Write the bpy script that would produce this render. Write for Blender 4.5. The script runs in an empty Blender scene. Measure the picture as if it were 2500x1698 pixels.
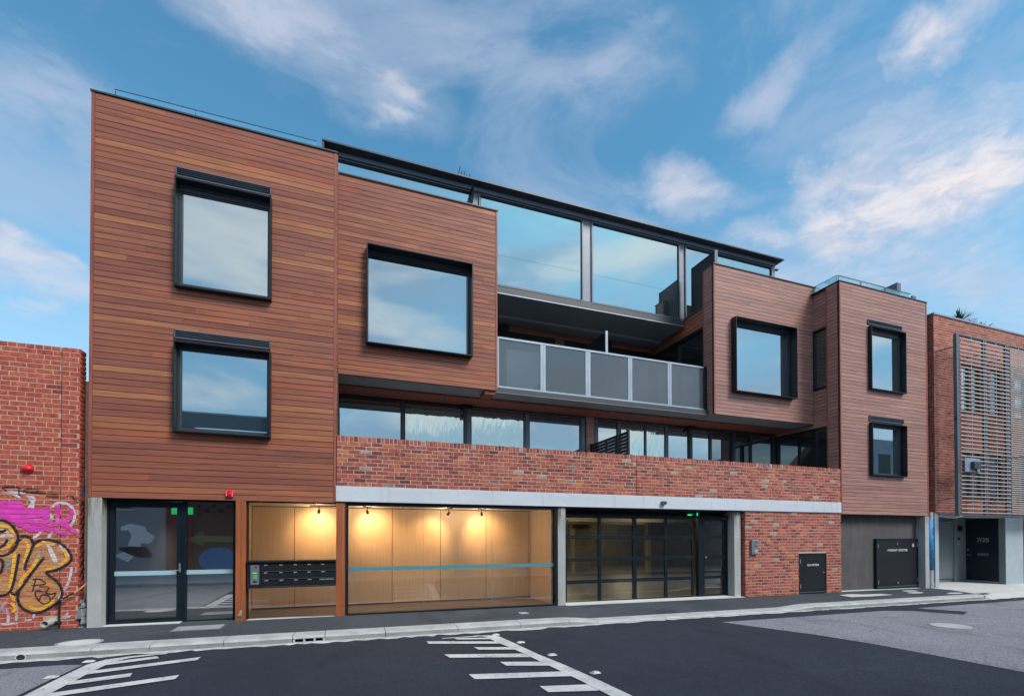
import bpy, bmesh, math, random
from mathutils import Vector, Matrix
random.seed(7)
S = bpy.context.scene
COL = S.collection
# ------------------------------------------------------------------ camera
cd = bpy.data.cameras.new("camera"); cam = bpy.data.objects.new("camera", cd); COL.objects.link(cam)
cd.sensor_width = 36; cd.lens = 36*1154.6665/2500
cd.shift_x = 0.0; cd.shift_y = (1296.741-849)/2500
cd.clip_start = 0.05; cd.clip_end = 3000
R_ = Vector((0.94228564, -0.3348083, -0.0010831)); U_ = Vector((-0.0029543, -0.01154936, 0.99992894)); W_ = Vector((0.33479702, 0.94221548, 0.01187192))
m = Matrix.Identity(4)
for i in range(3):
    m[i][0] = R_[i]; m[i][1] = U_[i]; m[i][2] = -W_[i]
m[0][3], m[1][3], m[2][3] = 0, -10.6, 1.7
cam.matrix_world = m
S.camera = cam
# ------------------------------------------------------------------ view, sun, sky
S.view_settings.view_transform = 'Standard'; S.view_settings.look = 'None'
S.view_settings.exposure = 1.25; S.view_settings.gamma = 1
SUN_EL, SUN_AZ = math.radians(45), math.radians(146)   # azimuth clockwise from +Y (behind the camera, to the right)
sd = Vector((math.sin(SUN_AZ)*math.cos(SUN_EL), math.cos(SUN_AZ)*math.cos(SUN_EL), math.sin(SUN_EL)))
sl = bpy.data.lights.new("sun", 'SUN'); sl.energy = 1.5; sl.angle = math.radians(22); sl.color = (1.0, .90, .80)
so = bpy.data.objects.new("sun", sl); COL.objects.link(so); so.rotation_euler = (-sd).to_track_quat('-Z', 'Y').to_euler()

W = bpy.data.worlds.new("World"); S.world = W; W.use_nodes = True
nt = W.node_tree; nt.nodes.clear(); N = nt.nodes; Lk = nt.links
def nd(t, **k):
    n = N.new(t)
    for a, b in k.items(): setattr(n, a, b)
    return n
def mth(op, a, b=None, c=None, clamp=False):
    n = nd('ShaderNodeMath', operation=op, use_clamp=clamp)
    for i, v in enumerate((a, b, c)):
        if v is None: continue
        if isinstance(v, (int, float)): n.inputs[i].default_value = v
        else: Lk.new(v, n.inputs[i])
    return n.outputs[0]
def vdot(a, v):
    n = nd('ShaderNodeVectorMath', operation='DOT_PRODUCT'); Lk.new(a, n.inputs[0]); n.inputs[1].default_value = v; return n.outputs['Value']
sky = nd('ShaderNodeTexSky', sky_type='NISHITA', sun_disc=False)
sky.sun_elevation = SUN_EL; sky.sun_rotation = SUN_AZ; sky.air_density = 1.0; sky.dust_density = 0.6; sky.ozone_density = 2.5
tc = nd('ShaderNodeTexCoord')
dirv = tc.outputs['Generated']
nrm = nd('ShaderNodeVectorMath', operation='NORMALIZE'); Lk.new(dirv, nrm.inputs[0]); D = nrm.outputs[0]
sep = nd('ShaderNodeSeparateXYZ'); Lk.new(D, sep.inputs[0]); dz = sep.outputs[2]; dy = sep.outputs[1]; dx = sep.outputs[0]
# slow warp of the direction makes ragged cloud outlines
def noise(vec, scale, detail, rough, dist=0.0):
    n = nd('ShaderNodeTexNoise'); n.inputs['Scale'].default_value = scale; n.inputs['Detail'].default_value = detail
    n.inputs['Roughness'].default_value = rough; n.inputs['Distortion'].default_value = dist
    Lk.new(vec, n.inputs['Vector']); return n
nw = noise(D, 5.0, 6, .62)
sub = nd('ShaderNodeVectorMath', operation='SUBTRACT'); Lk.new(nw.outputs['Color'], sub.inputs[0]); sub.inputs[1].default_value = (.5, .5, .5)
scl = nd('ShaderNodeVectorMath', operation='SCALE'); Lk.new(sub.outputs[0], scl.inputs[0]); scl.inputs['Scale'].default_value = .13
add = nd('ShaderNodeVectorMath', operation='ADD'); Lk.new(D, add.inputs[0]); Lk.new(scl.outputs[0], add.inputs[1]); DW = add.outputs[0]
mp = nd('ShaderNodeMapping'); Lk.new(D, mp.inputs['Vector']); mp.inputs['Rotation'].default_value = (0.0, math.radians(25), 0); mp.inputs['Scale'].default_value = (4.0, 6.0, 13.0)
nf = noise(mp.outputs[0], 1.5, 9, .62, .35).outputs['Fac']
total = None; warm = None
CL=[
(-0.04, 0.722, 0.69, 5.601, 2.851, -2.654, -4.985, 13.831, -14.759, 0.62, 0.2),
(0.054, 0.737, 0.673, 22.578, 4.777, -7.043, -1.834, 25.829, -28.134, 0.75, 0.35),
(-0.144, 0.703, 0.696, 12.846, 7.913, -5.333, -7.564, 24.343, -26.156, 0.35, 0.1),
(0.513, 0.636, 0.576, 12.321, -12.346, 2.669, 9.058, 13.42, -22.885, 1.05, 0.3),
(0.575, 0.603, 0.553, 15.513, -13.156, -1.771, 7.219, 31.494, -41.872, 0.5, 0.2),
(0.572, 0.513, 0.641, 5.799, -17.181, 8.575, 25.081, 6.322, -27.433, 0.5, 0.1),
(0.415, 0.596, 0.687, 5.09, -11.881, 7.234, 15.893, 6.446, -15.175, 0.32, 0.05),
(0.356, 0.641, 0.68, 14.585, -11.295, 3.002, 15.862, 26.872, -33.593, 0.35, 0.05),
(0.687, 0.39, 0.613, 10.465, -38.342, 12.686, 24.537, 10.195, -34.011, 0.95, 0.5),
(0.698, 0.355, 0.622, 0.38, -21.427, 11.788, 42.904, -29.016, -31.565, 0.6, 0.2),
(0.715, 0.414, 0.564, 14.946, -34.706, 6.529, 37.565, 42.477, -78.75, 0.5, 0.3),
(0.743, 0.463, 0.484, 4.257, -8.528, 1.626, 8.592, 8.377, -21.192, 1.0, 0.6),
(0.794, 0.366, 0.486, 3.517, -14.42, 5.128, 16.547, -2.38, -25.258, 1.15, 0.7),
(0.764, 0.428, 0.483, 2.925, -7.98, 2.447, 6.056, 1.656, -11.037, 0.62, 0.5),
(0.692, 0.487, 0.533, 8.39, -19.012, 6.457, 33.703, 14.881, -57.286, 0.7, 0.3),
(0.659, 0.513, 0.55, 24.675, -46.388, 13.648, 36.253, 27.119, -68.698, 0.55, 0.2),
(0.768, 0.468, 0.438, 7.086, -9.89, -1.855, 3.564, 31.184, -39.555, 0.4, 0.3),
(0.646, 0.581, 0.495, 13.503, -18.266, 3.833, 18.277, 20.785, -48.237, 0.65, 0.3),
(0.555, 0.637, 0.535, 16.13, -17.013, 3.535, 26.268, 36.607, -70.804, 0.3, 0.3),
(-0.424, 0.825, 0.375, 20.507, 11.929, -3.061, -4.73, 24.112, -58.392, 0.8, 0.4),
(-0.406, 0.842, 0.356, 12.294, 6.718, -1.871, -3.507, 14.216, -37.594, 0.6, 0.3),
(-0.37, 0.845, 0.385, 66.297, 34.952, -13.009, -17.289, 45.713, -116.977, 0.75, 0.3),
(-0.427, 0.849, 0.313, 27.308, 13.639, 0.238, 15.213, 43.127, -96.279, 0.6, 0.3),
(-0.424, 0.817, 0.39, 38.279, 24.525, -9.748, -22.934, 28.83, -85.38, 0.5, 0.3),
(-0.363, 0.74, 0.566, 14.746, 11.528, -5.621, -6.423, 8.595, -15.359, 0.28, 0.1),
(0.175, 0.671, 0.721, 6.236, 0.571, -2.045, -0.176, 19.992, -18.562, 0.22, 0.1),
(0.684, 0.592, 0.425, 5.407, -5.342, -1.26, 1.077, 15.452, -23.26, 0.4, 0.2),
(0.833, 0.418, 0.363, 5.82, -10.821, -0.905, 4.176, 20.638, -33.339, 0.4, 0.2),
(-0.287, 0.783, 0.551, 9.459, 6.685, -4.572, -10.317, 8.915, -18.047, 0.2, 0.1),
]

for (cx_, cy_, cz_, ax, ay, az, bx, by, bz, st, wm) in CL:
    dc = vdot(DW, (cx_, cy_, cz_))
    u = mth('DIVIDE', vdot(DW, (ax, ay, az)), dc); v = mth('DIVIDE', vdot(DW, (bx, by, bz)), dc)
    r2 = mth('ADD', mth('MULTIPLY', u, u), mth('MULTIPLY', v, v))
    g = mth('SUBTRACT', 1.0, mth('MULTIPLY', r2, .42), clamp=True)
    g = mth('MULTIPLY', g, g)
    g = mth('MULTIPLY', mth('MULTIPLY', g, mth('GREATER_THAN', dc, 0.2)), st)
    total = g if total is None else mth('ADD', total, g)
    w_ = mth('MULTIPLY', g, wm); warm = w_ if warm is None else mth('ADD', warm, w_)
# erode the blobs with fine streaky noise
er = nd('ShaderNodeMapRange'); er.interpolation_type = 'SMOOTHSTEP'; Lk.new(nf, er.inputs[0]); er.inputs[1].default_value = .36; er.inputs[2].default_value = .62; er.inputs[3].default_value = .26; er.inputs[4].default_value = 1.5
mp3 = nd('ShaderNodeMapping'); Lk.new(D, mp3.inputs['Vector']); mp3.inputs['Rotation'].default_value = (math.radians(20), math.radians(-35), 0); mp3.inputs['Scale'].default_value = (2.0, 3.2, 5.5)
nv = noise(mp3.outputs[0], 1.25, 8, .60, .7).outputs['Fac']
vl = nd('ShaderNodeMapRange'); vl.interpolation_type = 'SMOOTHSTEP'; Lk.new(nv, vl.inputs[0]); vl.inputs[1].default_value = .44; vl.inputs[2].default_value = .68; vl.inputs[3].default_value = 0; vl.inputs[4].default_value = .42
front = mth('ADD', mth('MULTIPLY', total, er.outputs[0]), vl.outputs[0])
# loose cloud sheet over the other half of the sky (the part the windows mirror)
mp2 = nd('ShaderNodeMapping'); Lk.new(D, mp2.inputs['Vector']); mp2.inputs['Scale'].default_value = (1.6, 1.6, 5.0)
nb = noise(mp2.outputs[0], 1.7, 4, .48, .3).outputs['Fac']
bk = nd('ShaderNodeMapRange'); bk.interpolation_type = 'SMOOTHSTEP'; Lk.new(nb, bk.inputs[0]); bk.inputs[1].default_value = .38; bk.inputs[2].default_value = .68; bk.inputs[3].default_value = 0; bk.inputs[4].default_value = .72
bmask = nd('ShaderNodeMapRange'); Lk.new(dy, bmask.inputs[0]); bmask.inputs[1].default_value = .25; bmask.inputs[2].default_value = -.15
back = mth('MULTIPLY', bk.outputs[0], bmask.outputs[0])
mask = mth('SUBTRACT', 1.0, mth('POWER', 2.718, mth('MULTIPLY', mth('ADD', front, back), -1.25)), clamp=True)
wf = mth('DIVIDE', warm, mth('ADD', total, .001), clamp=True)
lowz = nd('ShaderNodeMapRange'); Lk.new(dz, lowz.inputs[0]); lowz.inputs[1].default_value = .42; lowz.inputs[2].default_value = .05
wf2 = wf
ccol = nd('ShaderNodeMix', data_type='RGBA'); shd = nd('ShaderNodeMapRange'); shd.interpolation_type = 'SMOOTHSTEP'; Lk.new(noise(mp.outputs[0], 3.2, 6, .6, .5).outputs['Fac'], shd.inputs[0]); shd.inputs[1].default_value = .36; shd.inputs[2].default_value = .60; shd.inputs[3].default_value = .30; Lk.new(mth('MULTIPLY', wf2, shd.outputs[0]), ccol.inputs[0])
CLOUD_GAIN = 1.0
ccol.inputs[6].default_value = (2.5, 2.9, 3.8, 1); ccol.inputs[7].default_value = (5.8, 5.1, 4.7, 1)
# sky tint
tint = nd('ShaderNodeMix', data_type='RGBA', blend_type='MULTIPLY'); tint.inputs[0].default_value = 1.0
Lk.new(sky.outputs[0], tint.inputs[6]); tint.inputs[7].default_value = (.58, 1.06, 1.03, 1)
hz = nd('ShaderNodeMapRange'); Lk.new(dz, hz.inputs[0]); hz.inputs[1].default_value = .60; hz.inputs[2].default_value = .05; hz.inputs[3].default_value = 0.0; hz.inputs[4].default_value = .85
hzm = nd('ShaderNodeMix', data_type='RGBA'); Lk.new(mth('ADD', hz.outputs[0], mth('MULTIPLY', bmask.outputs[0], .10), clamp=True), hzm.inputs[0]); Lk.new(tint.outputs[2], hzm.inputs[6]); hzm.inputs[7].default_value = (2.5, 3.5, 4.5, 1)
cc2 = nd('ShaderNodeMix', data_type='RGBA'); Lk.new(bmask.outputs[0], cc2.inputs[0]); Lk.new(ccol.outputs[2], cc2.inputs[6]); nb2 = noise(mp2.outputs[0], 2.6, 3, .5, .3).outputs['Fac']; bc = nd('ShaderNodeMix', data_type='RGBA'); b2 = nd('ShaderNodeMapRange'); b2.interpolation_type = 'SMOOTHSTEP'; Lk.new(nb2, b2.inputs[0]); b2.inputs[1].default_value = .40; b2.inputs[2].default_value = .62; Lk.new(b2.outputs[0], bc.inputs[0]); bc.inputs[6].default_value = (3.2, 3.8, 4.6, 1); bc.inputs[7].default_value = (8.6, 7.5, 6.5, 1); Lk.new(bc.outputs[2], cc2.inputs[7])
mx = nd('ShaderNodeMix', data_type='RGBA'); Lk.new(mask, mx.inputs[0]); Lk.new(hzm.outputs[2], mx.inputs[6]); Lk.new(cc2.outputs[2], mx.inputs[7])
bg = nd('ShaderNodeBackground'); bg.inputs['Strength'].default_value = 0.085; Lk.new(mx.outputs[2], bg.inputs['Color'])
wo = nd('ShaderNodeOutputWorld'); Lk.new(bg.outputs[0], wo.inputs[0])
# ================================================================== materials
MATS = {}
def mat(name, col=(.5, .5, .5), rough=.6, metal=0.0, spec=.5, emit=None, es=0.0):
    m = bpy.data.materials.new(name); m.use_nodes = True; b = m.node_tree.nodes['Principled BSDF']
    b.inputs['Base Color'].default_value = (*col, 1); b.inputs['Roughness'].default_value = rough
    b.inputs['Metallic'].default_value = metal; b.inputs['Specular IOR Level'].default_value = spec
    if emit: b.inputs['Emission Color'].default_value = (*emit, 1); b.inputs['Emission Strength'].default_value = es
    MATS[name] = m; return m
class G:  # small node-graph helper
    def __init__(s, m): s.m = m; s.t = m.node_tree; s.b = s.t.nodes.get('Principled BSDF'); s.o = s.t.nodes.get('Material Output')
    def n(s, t, ins=None, **k):
        x = s.t.nodes.new(t)
        for a, b in k.items(): setattr(x, a, b)
        for a, b in (ins or {}).items(): s.set(x, a, b)
        return x
    def set(s, x, a, b):
        i = x.inputs[a]
        if hasattr(b, 'is_output'): s.t.links.new(b, i)
        else: i.default_value = b
    def obj(s, sc=(1, 1, 1), off=None):
        c = s.n('ShaderNodeTexCoord'); mp_ = s.n('ShaderNodeMapping', {'Vector': c.outputs['Object'], 'Scale': sc})
        if off is not None: s.t.links.new(off, mp_.inputs['Location'])
        return mp_.outputs[0]
    def noise(s, vec, scale, detail=4, rough=.55, dist=0): return s.n('ShaderNodeTexNoise', {'Vector': vec, 'Scale': scale, 'Detail': detail, 'Roughness': rough, 'Distortion': dist}).outputs['Fac']
    def ramp(s, fac, stops, interp='LINEAR'):
        r = s.n('ShaderNodeValToRGB', {'Fac': fac}); cr = r.color_ramp; cr.interpolation = interp
        while len(cr.elements) < len(stops): cr.elements.new(.5)
        for e, (p, c) in zip(cr.elements, stops): e.position = p; e.color = (*c, 1) if len(c) == 3 else c
        return r.outputs['Color']
    def mr(s, fac, a, b, c=0., d=1., smooth=True):
        r = s.n('ShaderNodeMapRange', {0: fac, 1: a, 2: b, 3: c, 4: d}); r.interpolation_type = 'SMOOTHSTEP' if smooth else 'LINEAR'; return r.outputs[0]
    def mix(s, f, a, b, bt='MIX'): return s.n('ShaderNodeMix', {0: f, 6: a, 7: b}, data_type='RGBA', blend_type=bt).outputs[2]
    def mul(s, a, b): return s.n('ShaderNodeMath', {0: a, 1: b}, operation='MULTIPLY').outputs[0]
    def bump(s, h, st, dist=.01): s.t.links.new(s.n('ShaderNodeBump', {'Height': h, 'Strength': st, 'Distance': dist}).outputs[0], s.b.inputs['Normal'])
def v4(c): return (*c, 1)

def wood_mat(name, cols, sc, rough=.5, knots=True):
    m = mat(name, rough=rough, spec=.32); g = G(m)
    isl = g.n('ShaderNodeNewGeometry').outputs['Random Per Island']
    off = g.n('ShaderNodeCombineXYZ', {0: g.mul(isl, 37.), 1: g.mul(isl, 53.), 2: g.mul(isl, 71.)}).outputs[0]
    vec = g.obj(sc, off)
    n1 = g.noise(vec, 1.0, 7, .6, .8); n2 = g.noise(g.obj((1.1, 1.1, 1.1), off), 0.8, 3)
    base = g.ramp(isl, [(i/(len(cols)-1), c) for i, c in enumerate(cols)])
    c1 = g.mix(g.mr(n1, .35, .7), base, g.mix(1.0, base, (.66, .65, .66, 1), 'MULTIPLY'))
    c2 = g.mix(g.mr(n2, .45, .72, 0, .55), c1, g.mix(1.0, c1, (1.28, 1.12, .88, 1), 'MULTIPLY'))
    w = g.noise(g.obj((.35, .35, .5)), 1.2, 4)
    c3 = g.mix(g.mr(w, .35, .65, 0, .35), c2, g.mix(1.0, c2, (.82, .84, .92, 1), 'MULTIPLY'))
    g.set(g.b, 'Base Color', c3); g.set(g.b, 'Roughness', g.mr(n1, .3, .7, rough-.08, rough+.15)); g.bump(n1, .12, .004)
    return m
WOODC = [(.180, .060, .050), (.245, .082, .060), (.265, .092, .064), (.205, .068, .054), (.290, .104, .068), (.250, .084, .062), (.230, .078, .060), (.345, .140, .075), (.265, .060, .044)]
wood = wood_mat('merbau_cladding', [(a*1.16, b*1.22, c*1.10) for a, b, c in WOODC], (1.1, 1.1, 26))
WOODP = [(.27, .135, .118), (.34, .172, .150), (.31, .155, .136), (.38, .195, .162), (.29, .144, .126), (.36, .182, .155)]
woodp = wood_mat('pale_sheen_cladding', [(a*1.10, b*1.20, c*1.20) for a, b, c in WOODP], (1.1, 1.1, 26), .42)  # grazing sky sheen put into the paler colour of the right-hand boards
woodtrim = wood_mat('timber_trim', [(.27, .085, .062), (.31, .10, .072)], (14, 14, 1.0))
woodpost = wood_mat('timber_post', [(.30, .095, .042), (.36, .12, .05)], (30, 30, .8), .4)
# pale veneer of the lobby panels
ven = mat('veneer_panel', rough=.45); g = G(ven)
isl = g.n('ShaderNodeNewGeometry').outputs['Random Per Island']
n1 = g.noise(g.obj((38, 38, 1.3)), 1.0, 6, .6, .4)
g.set(g.b, 'Base Color', g.ramp(n1, [(.3, (.60, .46, .31)), (.7, (.72, .58, .42))]))
flo = wood_mat('lobby_floor', [(.20, .15, .115), (.26, .20, .155)], (1.2, 14, 14), .35)

def brick_mat(name, stops, pale):
    m = mat(name, rough=.85, spec=.25); g = G(m)
    isl = g.n('ShaderNodeNewGeometry').outputs['Random Per Island']
    base = g.ramp(isl, stops)
    off = g.n('ShaderNodeCombineXYZ', {0: g.mul(isl, 91.), 1: g.mul(isl, 33.), 2: g.mul(isl, 17.)}).outputs[0]
    n1 = g.noise(g.obj((1, 1, 1), off), 22, 6, .65); n2 = g.noise(g.obj(), 9., 5, .6); n3 = g.noise(g.obj(), 60., 3, .6)
    c = g.mix(g.mr(n1, .35, .7), base, g.mix(1.0, base, (.55, .5, .5, 1), 'MULTIPLY'))
    c = g.mix(g.mr(n2, .62, .72, 0, pale), c, (.55, .50, .46, 1))
    g.set(g.b, 'Base Color', c); g.bump(g.n('ShaderNodeMath', {0: n1, 1: n3}, operation='ADD').outputs[0], .5, .006)
    return m
brick = brick_mat('recycled_brick', [(0, (.17, .050, .046)), (.16, (.36, .092, .070)), (.36, (.46, .120, .086)), (.55, (.28, .068, .058)), (.72, (.52, .165, .11)), (.84, (.40, .105, .082)), (.91, (.56, .20, .08)), (.955, (.17, .07, .07)), (.985, (.38, .36, .33))], .6)
brickl = brick_mat('red_brick', [(0, (.38, .078, .058)), (.4, (.50, .112, .076)), (.7, (.42, .090, .068)), (.85, (.55, .15, .09)), (1, (.28, .065, .062))], .08)
brickr = brick_mat('old_brick', [(0, (.28, .075, .06)), (.4, (.46, .14, .10)), (.7, (.40, .11, .085)), (.9, (.52, .20, .13)), (1, (.19, .07, .07))], .35)
def noisy(name, c0, c1, scale=3., rough=.7, metal=0., bump=.1, spec=.5, sc=(1, 1, 1), detail=6, bd=.004):
    m = mat(name, rough=rough, metal=metal, spec=spec); g = G(m)
    n1 = g.noise(g.obj(sc), scale, detail, .62); n2 = g.noise(g.obj(sc), scale*14, 3, .6)
    f = g.n('ShaderNodeMath', {0: g.mul(n1, .72), 1: g.mul(n2, .28)}, operation='ADD').outputs[0]
    g.set(g.b, 'Base Color', g.ramp(f, [(.32, c0), (.68, c1)]))
    if bump: g.bump(n2, bump, bd)
    return m
mortar = noisy('mortar', (.34, .31, .28), (.48, .44, .40), 8, .9, bump=.4)
mortarl = noisy('cream_mortar', (.34, .27, .21), (.50, .41, .32), 8, .9, bump=.3)
conc = noisy('concrete', (.27, .30, .31), (.40, .43, .44), 2.2, .8, bump=.2, sc=(1, 1, .45))
concl = noisy('pale_concrete', (.42, .44, .45), (.56, .58, .58), 1.6, .8, bump=.25)
kerbf = noisy('kerb_face_shade', (.13, .145, .14), (.27, .295, .295), 1.8, .85, bump=.3)  # darker kerb copy for the upright face; its shade is in the colour
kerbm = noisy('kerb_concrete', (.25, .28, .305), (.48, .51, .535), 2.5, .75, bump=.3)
slurry = noisy('cement_slurry', (.22, .25, .28), (.62, .64, .66), 7, .85, bump=.4)
soffitm = noisy('soffit_sheet', (.20, .21, .23), (.27, .28, .30), 1.2, .6, bump=0)
fasc = noisy('fascia_steel', (.13, .165, .215), (.17, .205, .26), 1.5, .4, .15, bump=0)
soffit2 = noisy('painted_soffit', (.30, .32, .32), (.40, .41, .41), .8, .7, bump=0)
blackm = noisy('black_aluminium', (.006, .010, .015), (.011, .016, .022), 2, .40, .0, bump=0, spec=.3)
dkgrey = noisy('dark_grey_steel', (.022, .032, .045), (.036, .048, .063), 2, .42, .0, bump=0)
slate = noisy('slate_steel', (.075, .10, .135), (.105, .135, .175), 1.5, .42, .2, bump=0)
alu = noisy('pale_aluminium', (.22, .28, .34), (.32, .38, .45), 2, .4, .35, bump=0)
white = noisy('white_beam_paint', (.47, .53, .61), (.58, .64, .71), 1.1, .35, bump=0, sc=(.5, 1, 1.6))
render_g = noisy('charcoal_render', (.055, .052, .056), (.085, .080, .084), 2.0, .85, bump=.25)
doorblk = noisy('black_door_paint', (.007, .009, .013), (.015, .018, .023), 2.4, .42, bump=0, spec=.3)
doordk = noisy('navy_door_paint', (.004, .010, .016), (.008, .016, .026), 1.2, .38, bump=0, spec=.25)
greyp = noisy('grey_door_paint', (.12, .15, .17), (.17, .20, .22), 1.5, .5, bump=0)
renderp = noisy('painted_render', (.26, .33, .38), (.36, .43, .48), 1.8, .8, bump=.2)
inner = mat('dark_interior', (.02, .022, .025), .9)
inwall = noisy('lobby_wall', (.50, .50, .48), (.58, .58, .56), 1.5, .7, bump=0)
garw = noisy('garage_block', (.20, .17, .12), (.30, .26, .19), 1.6, .85, bump=0)
garf = noisy('garage_floor', (.16, .135, .09), (.27, .23, .16), .9, .35, bump=0)
garc_lit = noisy('garage_column', (.50, .42, .28), (.58, .50, .34), 1.5, .8, bump=0)
steel = mat('brushed_steel', (.42, .46, .50), .32, .8)
redp = mat('red_plastic', (.62, .012, .03), .3)
clearp = mat('clear_lens', (.8, .25, .3), .15)
whitel = mat('white_lettering', (.75, .78, .80), .5)
greenl = mat('green_sign', (.0, .28, .08), .4, emit=(.0, .75, .22), es=.55)
greyl = mat('grey_lettering', (.32, .38, .40), .5)
keyg = mat('green_keys', (.05, .30, .12), .4, emit=(.2, .9, .3), es=.25)
tube = mat('lit_tube', (.9, .85, .7), .5, emit=(1.0, .84, .60), es=30.0)
lampm = mat('lit_lens', (.9, .85, .7), .5, emit=(1.0, .72, .38), es=9.0)
orange = mat('orange_wire', (.7, .35, .12), .5)
bluep = noisy('blue_paint', (.0, .16, .42), (.01, .25, .55), 5, .6)
pvc = mat('pvc_pipe', (.38, .38, .36), .5)
stripe = mat('frosted_film', (.30, .47, .55), .55)
stripet = mat('teal_film', (.05, .24, .31), .5)
# asphalt
def asphalt(name, c0, c1, grain, cracks=False):
    m = mat(name, rough=.86, spec=.3); g = G(m)
    n1 = g.noise(g.obj((1, 1, .1)), .55, 6, .65, .3); n2 = g.noise(g.obj(), 190, 2, .5); n3 = g.noise(g.obj((.6, 2.2, 1)), 1.4, 5, .6, .8)
    c = g.ramp(n1, [(.3, c0), (.72, c1)])
    c = g.mix(g.mr(n2, .52, .68, 0, grain), c, v4([min(1, x*3.2+.03) for x in c1]))
    c = g.mix(g.mr(n3, .58, .75, 0, .35), c, v4([x*1.7+.006 for x in c1]))
    n4 = g.noise(g.obj((1, 1, .1)), 34, 4, .7); c = g.mix(g.mr(n4, .40, .62, 0, .8), c, g.mix(1.0, c, (2.1, 2.05, 2.0, 1), 'MULTIPLY'))
    st = g.noise(g.obj((1, .35, .1), ), .9, 3, .5, 1.2); c = g.mix(g.mr(st, .56, .66, 0, .5), c, g.mix(1.0, c, (.55, .56, .6, 1), 'MULTIPLY'))
    if cracks:
        wv = g.n('ShaderNodeVectorMath', {0: g.obj(), 1: g.n('ShaderNodeVectorMath', {0: g.n('ShaderNodeTexNoise', {'Vector': g.obj(), 'Scale': 2.2, 'Detail': 5.}).outputs['Color'], 1: (.55, .55, 0)}, operation='MULTIPLY').outputs[0]}, operation='ADD').outputs[0]
        vo = g.n('ShaderNodeTexVoronoi', {'Vector': wv, 'Scale': .42}, feature='DISTANCE_TO_EDGE').outputs['Distance']
        gate = g.mr(g.noise(g.obj(), .5, 2), .50, .60)
        c = g.mix(g.mul(g.mr(vo, .0, .010, 1, 0), g.mul(gate, .75)), c, (.03, .032, .038, 1))
    g.set(g.b, 'Base Color', c); g.bump(g.n('ShaderNodeMath', {0: n2, 1: n4}, operation='ADD').outputs[0], .6, .006); g.set(g.b, 'Roughness', g.mr(n1, .3, .7, .72, .92))
    return m
asp = asphalt('new_asphalt', (.007, .012, .022), (.013, .020, .034), .20)
aspf = asphalt('footpath_asphalt', (.020, .026, .036), (.038, .048, .061), .25)
aspo = asphalt('old_asphalt', (.090, .101, .124), (.135, .149, .176), .40, True)
mark = noisy('road_paint', (.36, .41, .44), (.60, .63, .65), 3, .6, bump=.3)
gg = G(mark); wn = gg.n('ShaderNodeMath', {0: gg.mul(gg.noise(gg.obj(), 34, 4, .75), .6), 1: gg.mul(gg.noise(gg.obj(), 3.2, 4, .6), .4)}, operation='ADD').outputs[0]; oldc = gg.b.inputs['Base Color'].links[0].from_socket
gg.set(gg.b, 'Base Color', gg.mix(gg.mr(wn, .53, .62, 0, .8), oldc, (.06, .065, .075, 1)))
# rust streaks and damp under the head of the concrete piers
gg = G(conc); st = gg.noise(gg.obj((22, 22, 1.2)), 1.0, 4, .6); oldc = gg.b.inputs['Base Color'].links[0].from_socket
zz = gg.n('ShaderNodeSeparateXYZ', {0: gg.obj()}).outputs[2]
gg.set(gg.b, 'Base Color', gg.mix(gg.mul(gg.mr(st, .48, .60), gg.mr(zz, 1.7, 2.4)), oldc, (.17, .10, .045, 1)))
gg = G(white); st = gg.noise(gg.obj((9, 9, .5)), 1.0, 4, .6); oldc = gg.b.inputs['Base Color'].links[0].from_socket
gg.set(gg.b, 'Base Color', gg.mix(gg.mr(st, .56, .72, 0, .30), oldc, (.30, .33, .37, 1)))
gg = G(render_g); st = gg.noise(gg.obj((6, 6, .6)), 1.0, 4, .6); oldc = gg.b.inputs['Base Color'].links[0].from_socket
gg.set(gg.b, 'Base Color', gg.mix(gg.mr(st, .5, .7, 0, .5), oldc, (.115, .115, .122, 1)))
# glass
def mirror_glass(name, tint, body, fac, wave=0., rough=0.0):
    m = bpy.data.materials.new(name); m.use_nodes = True; g = G(m); g.t.nodes.remove(g.b)
    gl = g.n('ShaderNodeBsdfGlossy', {'Color': v4(tint), 'Roughness': rough}); df = g.n('ShaderNodeBsdfDiffuse', {'Color': v4(body)})
    lw = g.n('ShaderNodeFresnel', {'IOR': 1.5}).outputs[0]
    f = g.n('ShaderNodeMath', {0: g.mul(lw, .9), 1: fac}, operation='ADD'); f.use_clamp = True
    mxs = g.n('ShaderNodeMixShader', {0: f.outputs[0], 1: df.outputs[0], 2: gl.outputs[0]}); g.set(g.o, 'Surface', mxs.outputs[0])
    n = g.noise(g.obj((.9, .9, .7)), .9, 2, .4)
    h = n
    if wave:
        n2 = g.noise(g.obj((7, 7, 1.1)), 1.0, 3, .5, .6); h = g.n('ShaderNodeMath', {0: n, 1: g.mul(n2, wave)}, operation='ADD').outputs[0]
    bp = g.n('ShaderNodeBump', {'Height': h, 'Strength': .30 if wave else .07, 'Distance': .02}); g.set(gl, 'Normal', bp.outputs[0])
    MATS[name] = m; return m
gm = mirror_glass('reflective_glass', (.70, .84, .92), (.03, .045, .05), .48)
gmw = mirror_glass('rippled_glass', (.76, .90, .90), (.05, .08, .085), .52, 1.1)
gmd = mirror_glass('dark_reflective_glass', (.55, .68, .72), (.012, .02, .024), .30)
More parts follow.
